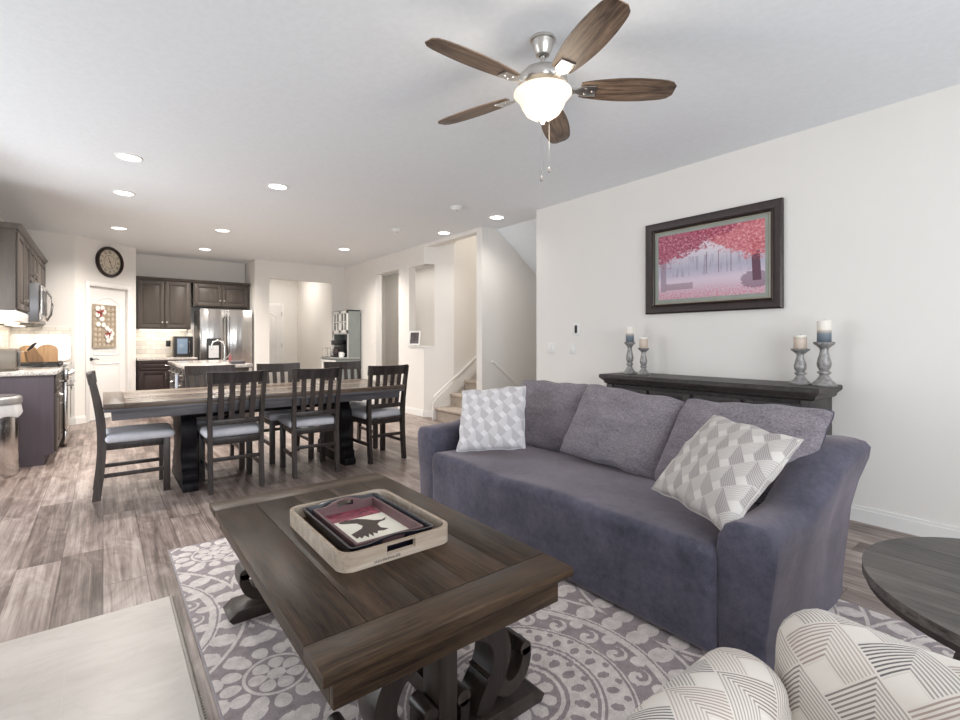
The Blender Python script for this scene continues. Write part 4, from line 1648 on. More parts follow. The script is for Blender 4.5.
# local: x 0..1.144 along -Y, faces -y(local) = -X
PW, PH = 1.144, 0.823
f = MB()
prof = [(0.0, 0.0), (0.0, 0.028), (0.012, 0.036), (0.05, 0.030), (0.066, 0.022), (0.074, 0.026), (0.082, 0.018), (0.086, 0.006)]
ringv = []
for ins, dep in prof:
    ringv.append([(ins, -dep, ins), (PW - ins, -dep, ins), (PW - ins, -dep, PH - ins), (ins, -dep, PH - ins)])
f.loft(ringv, caps=False)
f.build('frame', BRONZE, pt, smooth_deg=25)
f = MB()
f.loft([[(q, -0.010 - 0.004 * j, q), (PW - q, -0.010 - 0.004 * j, q), (PW - q, -0.010 - 0.004 * j, PH - q), (q, -0.010 - 0.004 * j, PH - q)] for j, q in enumerate((0.084, 0.090, 0.094))][::-1] +
       [[(0.086, -0.008, 0.086), (PW - 0.086, -0.008, 0.086), (PW - 0.086, -0.008, PH - 0.086), (0.086, -0.008, PH - 0.086)]], caps=False)
f.build('inner_bead', plain('pale_bead', s2l(176, 168, 150), 0.4), pt, smooth_deg=20)
f = MB()
f.box(0.08, PW - 0.08, -0.010, -0.002, 0.08, PH - 0.08)
f.build('mat_board', plain('sage_mat_board', s2l(150, 156, 148), 0.8), pt)


def mat_painting():
    m, nt, b = newmat('autumn_trees_print')
    x, y, z = coords('Object')
    u = (x - 0.125) / (PW - 0.25)
    v = (z - 0.125) / (PH - 0.25)
    sky = ramp(v, [(0.0, s2l(196, 168, 182)), (0.27, s2l(214, 196, 210)), (0.36, s2l(190, 182, 200)), (0.45, s2l(176, 172, 190)), (0.7, s2l(216, 208, 218)), (1.0, s2l(222, 204, 210))])
    haze = noise(vec(u * 26, v * 2.2, 0.0), 1.0, 4, 0.6)
    c = mixc(((haze - 0.52) * 9).clamp() * (v > 0.33) * (v < 0.62) * 0.5, sky, s2l(120, 108, 132))
    # slender trunks in the mist
    tr_ = (((u * 9.0 + (v * 3).sin() * 0.05).fract() - 0.5).abs() < 0.035) * (u > 0.45) * (u < 0.82) * (v > 0.34) * (v < 0.66)
    c = mixc(tr_ * 0.75, c, s2l(118, 86, 96))
    # path and fallen leaves
    leaf = noise(vec(u * 60, v * 60, 0.0), 1.0, 3, 0.7)
    c = mixc((leaf > 0.53) * ((0.20 - v) * 8).clamp() * 0.8, c, s2l(206, 104, 118))
    # stone wall at the left and hedge at the right
    c = mixc((u > 0.08) * (u < 0.36) * (v > 0.14) * ((v + (noise(vec(u * 30, v * 30, 8.0), 1.0, 2, 0.8) - 0.5) * 0.04) < 0.235) * 0.6, c, s2l(128, 108, 120))
    du, dv = (u - 0.92) / 0.12, (v - 0.2) / 0.12
    c = mixc(((du * du + dv * dv + (noise(vec(u * 40, v * 30, 4.0), 1.0, 3, 0.8) - 0.5) * 1.6) < 1) * 0.7, c, s2l(116, 90, 112))
    # tree trunks
    c = mixc((((u - 0.93 + (v - 0.4) * 0.03).abs() < 0.035) * (v > 0.18) * (v < 0.75)), c, s2l(96, 60, 78))
    c = mixc((((u - 0.055).abs() < 0.03) * (v > 0.12) * (v < 0.7)) * 0.8, c, s2l(150, 130, 146))
    # red canopies: a dark magenta one from the left, a coral one at the right
    n1 = noise(vec(u * 4.0, v * 5.0, 1.0), 1.0, 3, 0.6)
    n2 = noise(vec(u * 42, v * 34, 5.0), 1.0, 4, 0.8)
    n3 = noise(vec(u * 13, v * 15, 9.0), 1.0, 3, 0.6)
    edge = (u - 0.42).abs()
    lowL = (0.52 - (0.30 - u).abs() * 0.0 + (u - 0.12).max(0) * 0.62)
    lowR = (0.50 + (0.84 - u).max(0) * 0.75)
    a1 = ((v - lowL.min(1.2) + (n1 - 0.5) * 0.30 + (n3 - 0.5) * 0.38 + (n2 - 0.5) * 0.55 - 0.02) * 22).clamp()
    a2 = ((v - lowR + (n1 - 0.5) * 0.25 + (n3 - 0.5) * 0.30 + (n2 - 0.5) * 0.45 - 0.03) * 22).clamp()
    spk = noise(vec(u * 40, v * 30, 2.0), 1.0, 4, 0.85)
    redL = ramp(spk, [(0.35, s2l(84, 26, 54)), (0.46, s2l(150, 50, 80)), (0.56, s2l(188, 98, 120)), (0.66, s2l(220, 176, 188))])
    redR = ramp(spk, [(0.35, s2l(150, 50, 76)), (0.46, s2l(196, 84, 100)), (0.56, s2l(214, 132, 134)), (0.66, s2l(232, 200, 198))])
    c = mixc(a2 * 0.92, c, redR)
    c = mixc(a1 * 0.95, c, redL)
    setc(b, c)
    b.inputs['Roughness'].default_value = 0.5
    return m


f = MB()
f.box(0.125, PW - 0.125, -0.013, -0.010, 0.125, PH - 0.125)
f.build('print', mat_painting(), pt, smooth=False)

# ------------------------------------------------------------------ rug
RX0, RX1, RY0, RY1 = 0.30, 2.70, -0.50, 3.27
f = MB()
f.box(RX0, RX1, RY0, RY1, 0.0005, 0.012, 0.003)
rug = f.build('area_rug', mat_rug())
tag(rug, 'cream and grey medallion area rug under the coffee table and sofa', 'rug')
f = MB()
f.tube([(RX0, RY0, 0.007), (RX1, RY0, 0.007), (RX1, RY1, 0.007), (RX0, RY1, 0.007)], 0.006, 6, closed=True)
f.build('binding', mat_fabric('grey_rug_binding', s2l(140, 132, 136), s2l(170, 162, 164), 20, 200), rug)

# ------------------------------------------------------------------ coffee table
CX0, CX1, CY0, CY1, CZ = 0.38, 1.205, 1.04, 2.475, 0.48
ct = thing('coffee_table', 'dark plank-top coffee table with scrolled pedestal legs on the rug', 'coffee table', (0.7925, 1.7575, 0.0125))
cx_, cy_ = 0.7925, 1.7575
HZ = CZ - 0.0125
hw, hl = (CX1 - CX0) / 2, (CY1 - CY0) / 2
f = MB()
nb = 5
bw = (2 * hw) / nb
for i in range(nb):
    f.box(-hw + i * bw + 0.0006, -hw + (i + 1) * bw - 0.0006, -hl + 0.135, hl - 0.135, HZ - 0.03, HZ, 0.0016)
f.build('top_planks', TOPWOOD_Y, ct)
for s_ in (-1, 1):
    f = MB()
    a_, b_ = sorted((s_ * hl, s_ * (hl - 0.134)))
    f.box(-hw - 0.001, hw + 0.001, a_, b_, HZ - 0.0302, HZ + 0.0002, 0.004)
    f.build('breadboard_end', TOPWOOD_X, ct)
f = MB()
ia, ib = hw - 0.035, hl - 0.035
for s_ in (-1, 1):
    f.box(-ia, ia, min(s_ * ib, s_ * (ib - 0.022)), max(s_ * ib, s_ * (ib - 0.022)), HZ - 0.115, HZ - 0.030, 0.003)
    f.box(min(s_ * ia, s_ * (ia - 0.022)), max(s_ * ia, s_ * (ia - 0.022)), -ib + 0.022, ib - 0.022, HZ - 0.115, HZ - 0.030, 0.003)
f.build('apron', TOPWOOD_X, ct)
for s_ in (-1, 1):
    yc = s_ * 0.555
    f = MB()
    f.prism([(-0.36, 0.0), (0.36, 0.0), (0.375, 0.02), (0.34, 0.05), (-0.34, 0.05), (-0.375, 0.02)], yc - 0.07, yc + 0.07, XZ, 0.003)
    p = f.build('foot', LEGWOOD, ct)
    f = MB()
    f.box(-0.033, 0.033, yc - 0.045, yc + 0.045, 0.05, HZ - 0.03, 0.004)
    f.box(-0.26, 0.26, yc - 0.06, yc + 0.06, HZ - 0.118, HZ - 0.095, 0.004)
    f.build('post', LEGWOOD, ct)
    for m_ in (-1, 1):
        f = MB()
        S_ = [(0.04, 0.325), (0.10, 0.315), (0.158, 0.275), (0.182, 0.21), (0.168, 0.145), (0.132, 0.09), (0.115, 0.05)]
        f.ribbon([(m_ * a * 1.12, b * 1.04) for a, b in S_], (0.075, 0.062), yc - 0.05, yc + 0.05, XZ)
        H_ = [(0.150, 0.150), (0.176, 0.098), (0.215, 0.078), (0.255, 0.096), (0.276, 0.135), (0.276, 0.168)]
        f.ribbon([(m_ * a * 1.12, b * 1.12) for a, b in H_], (0.052, 0.036), yc - 0.049, yc + 0.049, XZ)
        f.lathe([(0.023, 0), (0.023, 0.098)], 18, Matrix.Translation((m_ * 0.307, yc + 0.049, 0.188)) @ FY)
        C_ = [(0.055, 0.048), (0.062, 0.09), (0.060, 0.125)]
        f.ribbon([(m_ * a, b) for a, b in C_], (0.03, 0.034), yc - 0.044, yc + 0.044, XZ)
        f.lathe([(0.024, 0), (0.024, 0.088)], 18, Matrix.Translation((m_ * 0.058, yc + 0.044, 0.135)) @ FY)
        f.lathe([(0.034, 0), (0.034, 0.10)], 20, Matrix.Translation((m_ * 0.19, yc + 0.05, 0.325)) @ FY)
        f.build('scroll_bracket', LEGWOOD, ct)
f = MB()
f.box(-0.03, 0.03, -0.51, 0.51, 0.12, 0.18, 0.004)
f.build('stretcher', LEGWOOD, ct)

# trays on the coffee table
def tray(name, label, w_, l_, h_, th, mat, imat, loc, flare=0.0, rad=0.02, handle=True, hump=0.0, base=0.008, near=1.0):
    """w_ along x, l_ along y, origin bottom centre"""
    t = thing(name, label, 'tray', loc)
    def outl(e, r_=rad):
        pts = []
        for sx, sy, a0 in ((1, 1, 0), (-1, 1, 90), (-1, -1, 180), (1, -1, 270)):
            for k in range(7):
                a1 = R(a0 + k * 15)
                pts.append((sx * (w_ / 2 + e - r_) + r_ * math.cos(a1), sy * (l_ / 2 + e - r_) + r_ * math.sin(a1)))
        return pts
    def top(p):
        if not hump:
            return h_
        if abs(p[1]) > l_ / 2 - 0.01:
            return h_ + (hump if p[1] > 0 else hump * near) * max(0.0, math.cos(min(PI / 2, abs(p[0]) / (w_ * 0.30) * PI / 2)))
        return h_
    def dense(o):
        out = []
        n_ = len(o)
        for i in range(n_):
            a, b = Vector(o[i]), Vector(o[(i + 1) % n_])
            k = max(1, int((b - a).length / 0.012))
            out += [tuple(a.lerp(b, j / k)) for j in range(k)]
        return out
    o_b = dense(outl(0))
    i_b = [(p[0] * (1 - 2 * th / w_), p[1] * (1 - 2 * th / l_)) for p in o_b]
    sc = lambda p, e: (p[0] * (1 + 2 * e / w_), p[1] * (1 + 2 * e / l_))
    rings_ = [[(*p, 0.0) for p in o_b]]
    nlev = 8
    for lv_ in range(1, nlev + 1):
        fz = lv_ / nlev
        rings_.append([(*sc(p, flare * fz), top(p) * fz) for p in o_b])
    rin = []
    for lv_ in range(nlev, -1, -1):
        fz = lv_ / nlev
        rin.append([(*sc(q, flare * fz), base + (top(p) - base) * fz) for p, q in zip(o_b, i_b)])
    f = MB()
    V = f.loft(rings_ + rin, caps=False)
    # hand-hold slots cut through the short ends
    if handle:
        n_ = len(o_b)
        la, lb = (3, 7) if not hump else (4, 7)
        inner = lambda lv_: V[nlev + 1 + (nlev - lv_)]
        xw = min(0.055, w_ * 0.17)
        byv = {frozenset(fc.verts): fc for fc in f.bm.faces}
        for s_ in (-1, 1):
            if s_ < 0 and near == 0:
                continue
            idx = [i for i in range(n_) if o_b[i][1] * s_ > l_ / 2 - 0.002 and abs(o_b[i][0]) < xw and o_b[(i + 1) % n_][1] * s_ > l_ / 2 - 0.002 and abs(o_b[(i + 1) % n_][0]) < xw]
            kill = []
            for i in idx:
                j = (i + 1) % n_
                for lv_ in range(la, lb):
                    for ring in ((V[lv_], V[lv_ + 1]), (inner(lv_), inner(lv_ + 1))):
                        k_ = frozenset((ring[0][i], ring[0][j], ring[1][i], ring[1][j]))
                        if k_ in byv:
                            kill.append(byv[k_])
            f.uvdone -= set(kill)
            bmesh.ops.delete(f.bm, geom=kill, context='FACES_ONLY')
            for i in idx:
                j = (i + 1) % n_
                for lv_ in (la, lb):
                    f.bm.faces.new((V[lv_][i], V[lv_][j], inner(lv_)[j], inner(lv_)[i]))
            for e_ in (min(idx), max(idx) + 1):
                e_ %= n_
                for lv_ in range(la, lb):
                    f.bm.faces.new((V[lv_][e_], V[lv_ + 1][e_], inner(lv_ + 1)[e_], inner(lv_)[e_]))
            byv = {frozenset(fc.verts): fc for fc in f.bm.faces}
    f.build('rim', mat, t)
    f = MB()
    f.prism([(p[0] * 0.985, p[1] * 0.985) for p in outl(-th * 0.5)], 0.001, base)
    f.build('floor_board', imat, t)
    return t


t1 = tray('serving_tray', 'large pale wooden tray with hand slots lying on the coffee table', 0.425, 0.565, 0.060, 0.012, TRAYW, TRAYI, (0.797, 1.728, CZ + 0.0012), 0, 0.05)
f = MB()
random.seed(3)
for i in range(16):
    f.box(-0.10 + i * 0.006, -0.097 + i * 0.006 + 0.002 * random.random(), -0.2835, -0.2828, 0.008, 0.014 + 0.003 * random.random())
f.build('stamp', plain('grey_stamp_ink', s2l(120, 112, 104), 0.8), t1, smooth=False)
t2 = tray('serving_tray', 'dark navy flared tray nested inside the pale wooden tray', 0.29, 0.455, 0.050, 0.008, NAVY, NAVY, (0.793, 1.726, CZ + 0.0105), 0.018, 0.015, True, 0.010)
t3 = tray('serving_tray', 'mauve wooden tray with a rooster picture, topmost of the nested trays', 0.255, 0.41, 0.042, 0.010, WINE, plain('cream_tray_print', s2l(226, 222, 208), 0.5), (0.79, 1.712, CZ + 0.0195), 0.004, 0.006, True, 0.022, near=0.0)
f = MB()
f.box(-0.115, 0.115, 0.10, 0.192, 0.0082, 0.0092)
f.build('painted_band', plain('red_floral_band', s2l(134, 62, 76), 0.5, nscale=60, namp=0.6), t3, smooth=False)
f = MB()
hen = [(-0.056, 0.187), (-0.019, 0.192), (0.028, 0.181), (0.059, 0.151), (0.084, 0.116), (0.114, 0.103), (0.14, 0.12), (0.125, 0.095), (0.094, 0.087), (0.075, 0.067), (0.069, 0.022), (0.09, -0.009), (0.067, -0.015), (0.042, -0.004), (0.031, -0.032), (0.02, -0.009), (0.005, -0.049), (0.001, -0.008), (-0.016, -0.048), (-0.022, -0.017), (-0.043, -0.039), (-0.044, -0.017), (-0.06, -0.03), (-0.062, 0.025), (-0.002, 0.059), (0.016, 0.088), (0.006, 0.131), (-0.028, 0.152), (-0.052, 0.167)]
hen = [(a * 0.88 - 0.022, b * 0.85 - 0.065) for a, b in hen]
f.prism(hen, 0.0082, 0.0092)
f.build('rooster_silhouette', plain('dark_brown_paint', s2l(62, 48, 42), 0.6), t3, smooth=False)

# ------------------------------------------------------------------ sofa
SY0, SY1 = 0.735, 3.10
sofa = thing('sofa', 'slate grey slipcovered three-seat sofa on the rug in front of the sideboard', 'sofa', (2.3, 1.92, 0.0125))
ox, oy = 2.3, 1.92


def wav(q, amp=0.006, s=5.0):
    return mnoise.noise(Vector((q.x * s, q.y * s, q.z * s))) * amp


def warp_seat(q):
    k = wav(q, 0.012, 2.6) + wav(q, 0.004, 9)
    sag = 0.0
    fx = max(0.0, (q.z - 0.2) / 0.24)
    return (q.x - 0.02 * (1 if q.x < 1.9 - ox else 0) * math.sin(PI * min(1, max(0, q.z / 0.42))) + k, q.y, q.z + k - 0.012 * math.cos((q.y) * 2.2) * 0)


f = MB()
f.softbox(1.79 - ox, 2.66 - ox, 0.875 - oy, 2.85 - oy, 0.004, 0.425, 0.045, 5, 26,
          warp=lambda q: (q.x + (wav(q, 0.012, 2.6) + wav(q, 0.004, 9)) * min(1, q.z * 5) + 0.03 * max(0.0, 0.35 - q.z) * (1 if q.x < 1.9 - ox else 0), q.y, q.z + wav(q, 0.016, 2.2) * min(1, q.z * 3)))
f.build('seat', SOFA, sofa)


def arm_mesh(side):
    """side -1: near (low Y) end, +1: far end"""
    rings_ = []
    N = 30
    xs = [1.845 + 0.005] + [1.85 + (2.78 - 1.85) * i / 22 for i in range(23)]
    for i in range(-5, 24):
        if i < 0:
            t_ = (i + 5) / 5.0          # rounded front
            x = 1.850 - 0.035 * math.sin(PI / 2 * t_)
            x = 1.850 - 0.030 * (1 - (1 - math.sqrt(max(0, 1 - (1 - t_) ** 2))))
            shrink = 0.025 * (1 - math.sqrt(max(0, 1 - (1 - t_) ** 2)))
            x = 1.850 - 0.025 * (1 - t_)
            u = 0
        else:
            u = i / 23.0
            x = 1.85 + (2.78 - 1.85) * u
            shrink = 0.0
        sl = min(1.0, max(0.0, (u - 0.25) / 0.65))
        top = (0.535 if side < 0 else 0.575) + (0.20 if side < 0 else 0.155) * (sl * sl * (3 - 2 * sl)) + 0.01 * u
        near_ = 1.0 if side < 0 else 0.6
        flare = 0.05 * u * u * near_
        slim = (0.915 if side < 0 else 1.0)
        # outline of the arm's cross-section: y outward (0 = inner face)
        prof = [(0.0, 0.10), (0.0, top - 0.14), (0.008, top - 0.07), (0.035, top - 0.022), (0.075, top - 0.002), (0.12, top + 0.004), (0.165, top + 0.002),
                (0.205, top - 0.008), (0.228, top - 0.032), (0.232, top - 0.08), (0.215, top - 0.2), (0.200, top - 0.32), (0.192, 0.12), (0.195, 0.03), (0.200, 0.004), (0.05, 0.004), (0.02, 0.01)]
        prof = [(py * slim + flare * max(0.0, pz / top) ** 2 * (py / 0.2) - (0.03 * u if (side < 0 and py > 0.1) else 0) * (1 - pz / top), pz) for py, pz in prof]
        cyy, czz = 0.10, top * 0.5
        r_ = []
        for (py, pz) in prof:
            dy, dz = py - cyy, pz - czz
            py2 = py - math.copysign(min(abs(dy), shrink), dy)
            pz2 = pz - (shrink if pz > czz else 0)
            q = Vector((x, py2, pz2))
            k = wav(Vector((x * 1.5, py2, pz2 * 1.0)), 0.010, 4)
            yb = (0.885 - py2 + k) if side < 0 else (2.855 + py2 - k)
            r_.append((x - ox, yb - oy, pz2))
        rings_.append(r_)
    f = MB()
    f.loft(rings_)
    return f


arm_mesh(-1).build('arm', SOFA, sofa, smooth_deg=60)
arm_mesh(1).build('arm', SOFA, sofa, smooth_deg=60)
f = MB()
f.softbox(2.60 - ox, 2.84 - ox, 0.76 - oy, 3.03 - oy, 0.01, 0.735, 0.07, 5, 24, warp=lambda q: (q.x + (q.z - 0.3) * 0.08 + wav(q, 0.01, 3), q.y, q.z + wav(q, 0.015, 2.2)))
f.build('backrest', SOFA, sofa)
for (a_, b_) in ((1.90, 0.85), (1.90, 2.98), (2.75, 0.85), (2.75, 2.98)):
    f = MB()
    f.lathe([(0.02, -0.0001), (0.026, 0.03)], 12, Matrix.Translation((a_ - ox, b_ - oy, 0)))
    f.build('leg', BLACK, sofa)


# ------------------------------------------------------------------ pillows and cushions
def pillow_mesh(w_, h_, t_, n=26, pinch=0.06, seed=0.0, crinkle=0.006, flat=0.5, power=0.5, welt=True, shear=0.0, rc=0.0):
    f = MB()
    bm = f.bm
    V = {}
    for s_ in (1, -1):
        for i in range(n + 1):
            for j in range(n + 1):
                u, v = -1 + 2 * i / n, -1 + 2 * j / n
                # ease towards edges
                u2, v2 = math.sin(u * PI / 2), math.sin(v * PI / 2)
                edge = i in (0, n) or j in (0, n)
                if edge and s_ < 0:
                    V[(s_, i, j)] = V[(1, i, j)]
                    continue
                x = u2 * w_ / 2 * (1 - pinch * (1 - v2 * v2) * (abs(u2) ** 2))
                y = v2 * h_ / 2 * (1 - pinch * (1 - u2 * u2) * (abs(v2) ** 2))
                z = s_ * t_ / 2 * (max(0.0, (1 - u2 ** 2)) * max(0.0, (1 - v2 ** 2))) ** power
                z *= 1 + 0.25 * mnoise.noise(Vector((u2 * 1.5 + seed, v2 * 1.5, s_ * 3.0)))
                z += crinkle * mnoise.noise(Vector((u2 * 5 + seed, v2 * 5, s_ * 2.0))) * (0 if edge else 1)
                x += 0.010 * mnoise.noise(Vector((v2 * 3 + seed, 1.0, u2)))
                y += 0.012 * mnoise.noise(Vector((u2 * 2.5 + seed, 7.0, v2)))
                cr_ = 1 - rc * (u2 * u2 * v2 * v2) ** 2
                x, y = x * cr_, y * cr_
                x += shear * y
                V[(s_, i, j)] = bm.verts.new((x, y, z))
    for s_ in (1, -1):
        for i in range(n):
            for j in range(n):
                q = [V[(s_, i, j)], V[(s_, i + 1, j)], V[(s_, i + 1, j + 1)], V[(s_, i, j + 1)]]
                if s_ < 0:
                    q.reverse()
                if len(set(q)) < 4:
                    continue
                try:
                    fc = bm.faces.new(q)
                except ValueError:
                    continue
                for lp in fc.loops:
                    c = lp.vert.co
                    lp[f.uv].uv = (c.x, c.y)
                f.uvdone.add(fc)
    border = [V[(1, i, 0)].co.copy() for i in range(n)] + [V[(1, n, j)].co.copy() for j in range(n)] + \
             [V[(1, i, n)].co.copy() for i in range(n, 0, -1)] + [V[(1, 0, j)].co.copy() for j in range(n, 0, -1)]
    return f, border


def place_pillow(name, label, cat, center, xdir, zhint, w_, h_, t_, mat, weltmat, group=None, seed=0.0, pinch=0.06, power=0.5, roll=0.0, shear=0.0, rc=0.0):
    """xdir: direction of the pillow's width (left to right seen from the front); zhint: direction of its height"""
    ax = Vector(xdir).normalized()
    up = Vector(zhint)
    up = (up - ax * up.dot(ax)).normalized()
    nz = ax.cross(up)
    M = Matrix((ax, up, nz)).transposed()
    if roll:
        M = M @ Matrix.Rotation(R(roll), 3, 'Z')
    f, border = pillow_mesh(w_, h_, t_, seed=seed, pinch=pinch, power=power, shear=shear, rc=rc)
    o = f.build(name, mat, loc=center, smooth_deg=80)
    o.rotation_euler = M.to_euler()
    tag(o, label, cat, group)
    f = MB()
    f.tube(border, 0.004, 6, closed=True)
    f.build('piping', weltmat, o)
    return o


# large chenille back cushions
WELT = plain('charcoal_piping', s2l(74, 72, 84), 0.8)
place_pillow('back_cushion', 'grey chenille back cushion at the far end, behind the white patterned pillow', 'cushion', (2.57, 2.47, 0.668), (0.10, -1, 0.0), (0.28, 0, 1), 0.64, 0.50, 0.20, CUSH, WELT, 'grey chenille back cushions', 1.3, 0.02, 0.36, shear=0.08, rc=0.05)
place_pillow('back_cushion', 'grey chenille back cushion in the middle of the sofa, its left corner peaked', 'cushion', (2.50, 1.785, 0.675), (0.10, -1, -0.09), (0.36, 0.03, 1), 0.70, 0.50, 0.20, CUSH, WELT, 'grey chenille back cushions', 4.1, 0.05, 0.38, shear=0.16, rc=0.045)
place_pillow('back_cushion', 'grey chenille back cushion slumped over the near arm behind the tilted pillow', 'cushion', (2.505, 1.11, 0.67), (0.05, -1, 0.02), (0.34, -0.16, 1), 0.70, 0.48, 0.20, CUSH, WELT, 'grey chenille back cushions', 7.7, 0.02, 0.38, shear=0.27, rc=0.04)
# two patterned throw pillows
place_pillow('throw_pillow', 'white and pale grey geometric pillow at the far end of the sofa', 'throw pillow', (2.125, 2.57, 0.675), (0.27, -0.38, 0.05), (0.19, 0.12, 0.37), 0.47, 0.46, 0.15, PIL_A, plain('white_piping', s2l(200, 200, 206), 0.8), None, 2.2, 0.03, 0.38)
place_pillow('throw_pillow', 'cream and grey geometric pillow tilted on its corner by the near arm', 'throw pillow', (2.085, 0.985, 0.675), (-0.22, -0.465, -0.02), (0.29, -0.18, 0.35), 0.49, 0.47, 0.16, PIL_B, plain('cream_piping', s2l(184, 178, 174), 0.8), None, 5.2, 0.05, 0.38)

# ------------------------------------------------------------------ sideboard
SBX, SBY0, SBY1, SBZ = 3.57, 1.09, 2.72, 0.912
sb = thing('sideboard', 'long charcoal wood sideboard against the right wall behind the sofa', 'sideboard', (SBX, SBY1, 0), R(-90))
w_ = SBY1 - SBY0
f = MB()
f.box(0.03, w_ - 0.03, 0.02, 0.41, 0.06, SBZ - 0.085)
f.box(0.0, w_, 0.0, 0.412, 0.0, 0.08, 0.004)
for q in (0.02, w_ - 0.08):
    f.box(q, q + 0.06, 0.0, 0.41, 0.08, SBZ - 0.085, 0.004)
f.build('body', DRESS, sb)
f = MB()
rr_ = []
for dx_, zz_ in ((0.0, SBZ - 0.085), (0.012, SBZ - 0.075), (0.016, SBZ - 0.058), (0.036, SBZ - 0.040), (0.046, SBZ - 0.030), (0.046, SBZ - 0.006), (0.040, SBZ)):
    rr_.append([(-dx_ + 0.01, -dx_ + 0.01, zz_), (w_ + dx_ - 0.01, -dx_ + 0.01, zz_), (w_ + dx_ - 0.01, 0.424, zz_), (-dx_ + 0.01, 0.424, zz_)])
f.loft(rr_)
f.build('top', DRESS, sb, smooth_deg=25)
n_ = 4
W_ = (w_ - 0.16 - 0.03 * 3) / n_
for i in range(n_):
    x0 = 0.08 + i * (W_ + 0.03)
    f = MB()
    door_mesh(f, x0, x0 + W_, 0.11, SBZ - 0.115, 0.018, 0.06)
    p = f.build('door', DRESS, sb)
    f = MB()
    hx = x0 + (W_ - 0.03 if i % 2 == 0 else 0.03)
    f.lathe([(0.006, 0), (0.006, 0.014), (0.015, 0.02), (0.015, 0.028), (0, 0.032)], 12, Matrix.Translation((hx, -0.002, 0.55)) @ FY)
    f.build('knob', BLKM, p)

# candle holders and candles
HOLD = plain('distressed_grey_holder', s2l(146, 144, 143), 0.4, 0.25, nscale=34, namp=0.4)


def mat_candle(name, low, dark):
    m, nt, b = newmat(name)
    x, y, z = coords('Object')
    c = ramp((z / 0.145 + noise(vec(x, y, z), 40, 2) * 0.06).clamp(), [(0.0, dark), (0.42, low), (0.56, s2l(200, 190, 176)), (0.62, s2l(238, 232, 222)), (1.0, s2l(240, 236, 228))])
    setc(b, c)
    b.inputs['Roughness'].default_value = 0.5
    b.inputs['Subsurface Weight'].default_value = 0.1
    return m


CND_A = mat_candle('blue_banded_wax', s2l(118, 130, 140), s2l(70, 84, 98))
CND_B = mat_candle('tan_banded_wax', s2l(214, 200, 184), s2l(190, 172, 156))
for i, (x_, y_, sc, H_, hC, cr, cm, lab, clab) in enumerate((
        (3.78, 2.600, 1.05, 0.285, 0.145, 0.036, CND_A, 'tall turned grey candle holder at the left end of the sideboard', 'white and dark blue-grey candle on the left tall holder'),
        (3.76, 2.445, 1.02, 0.233, 0.100, 0.036, CND_B, 'short turned grey candle holder second from the left on the sideboard', 'cream candle on the left short holder'),
        (3.80, 1.245, 1.22, 0.244, 0.095, 0.040, CND_B, 'short turned grey candle holder near the right end of the sideboard', 'cream candle on the right short holder'),
        (3.80, 1.105, 1.34, 0.291, 0.145, 0.041, CND_A, 'tall turned grey candle holder at the right end of the sideboard', 'white and blue-grey candle on the right tall holder'))):
    ho = thing('candle_holder', lab, 'candle holder', (x_, y_, SBZ + 0.0005), 0, 'turned candle holders on the sideboard')
    def zz(t_):
        return H_ * t_
    f = MB()
    f.lathe([(0.052 * sc, 0), (0.054 * sc, 0.008), (0.046 * sc, zz(0.08)), (0.034 * sc, zz(0.13)), (0.024 * sc, zz(0.2)), (0.019 * sc, zz(0.26)), (0.030 * sc, zz(0.29)), (0.030 * sc, zz(0.32)), (0.02 * sc, zz(0.35)),
             (0.030 * sc, zz(0.44)), (0.032 * sc, zz(0.52)), (0.026 * sc, zz(0.64)), (0.018 * sc, zz(0.78)), (0.020 * sc, zz(0.86)), (0.036 * sc, zz(0.93)), (0.046 * sc, zz(0.965)), (0.047 * sc, zz(0.99)), (0.040 * sc, zz(1.0))], 28)
    f.build('stem', HOLD, ho)
    f = MB()
    f.lathe([(0.044 * sc, zz(1.0) - 0.004), (0.047 * sc, zz(1.0) + 0.003), (0.043 * sc, zz(1.0) + 0.003), (0.040 * sc, zz(1.0) - 0.002)], 28, cap=False)
    f.build('drip_cup', HOLD, ho)
    f = MB()
    f.lathe([(cr - 0.001, 0), (cr, 0.004), (cr, hC - 0.003), (cr - 0.004, hC), (0.012, hC - 0.004), (0, hC - 0.004)], 28)
    c_ = f.build('candle', cm, loc=(x_, y_, SBZ + H_ + 0.001))
    tag(c_, clab, 'candle', 'pillar candles on the sideboard')
    f = MB()
    f.tube([(0, 0, hC - 0.005), (0.001, 0, hC + 0.008)], 0.0012, 5)
    f.build('wick', BLKM, c_)

# ------------------------------------------------------------------ dining table
dt = thing('dining_table', 'long rustic wooden trestle dining table in front of the kitchen', 'dining table', (1.215, 4.845, 0))
L2, W2 = 1.215, 0.515
f = MB()
bw = 2 * W2 / 7
for i in range(7):
    f.box(-L2 + 0.13, L2 - 0.13, -W2 + i * bw + 0.0008, -W2 + (i + 1) * bw - 0.0008, 0.722, 0.76, 0.002)
f.build('top_planks', DTOP, dt)
for s_ in (-1, 1):
    f = MB()
    a_, b_ = sorted((s_ * L2, s_ * (L2 - 0.129)))
    f.box(a_, b_, -W2 - 0.001, W2 + 0.001, 0.7218, 0.7602, 0.003)
    f.build('breadboard_end', wood('dining_end_wood', s2l(62, 52, 46), s2l(122, 108, 97), 1, 0.8, 0.32, 0.3, 0.9), dt)
f = MB()
f.box(-L2 + 0.004, L2 - 0.004, -W2 - 0.002, -W2 + 0.02, 0.700, 0.7218, 0.003)
f.box(-L2 + 0.004, L2 - 0.004, W2 - 0.02, W2 + 0.002, 0.700, 0.7218, 0.003)
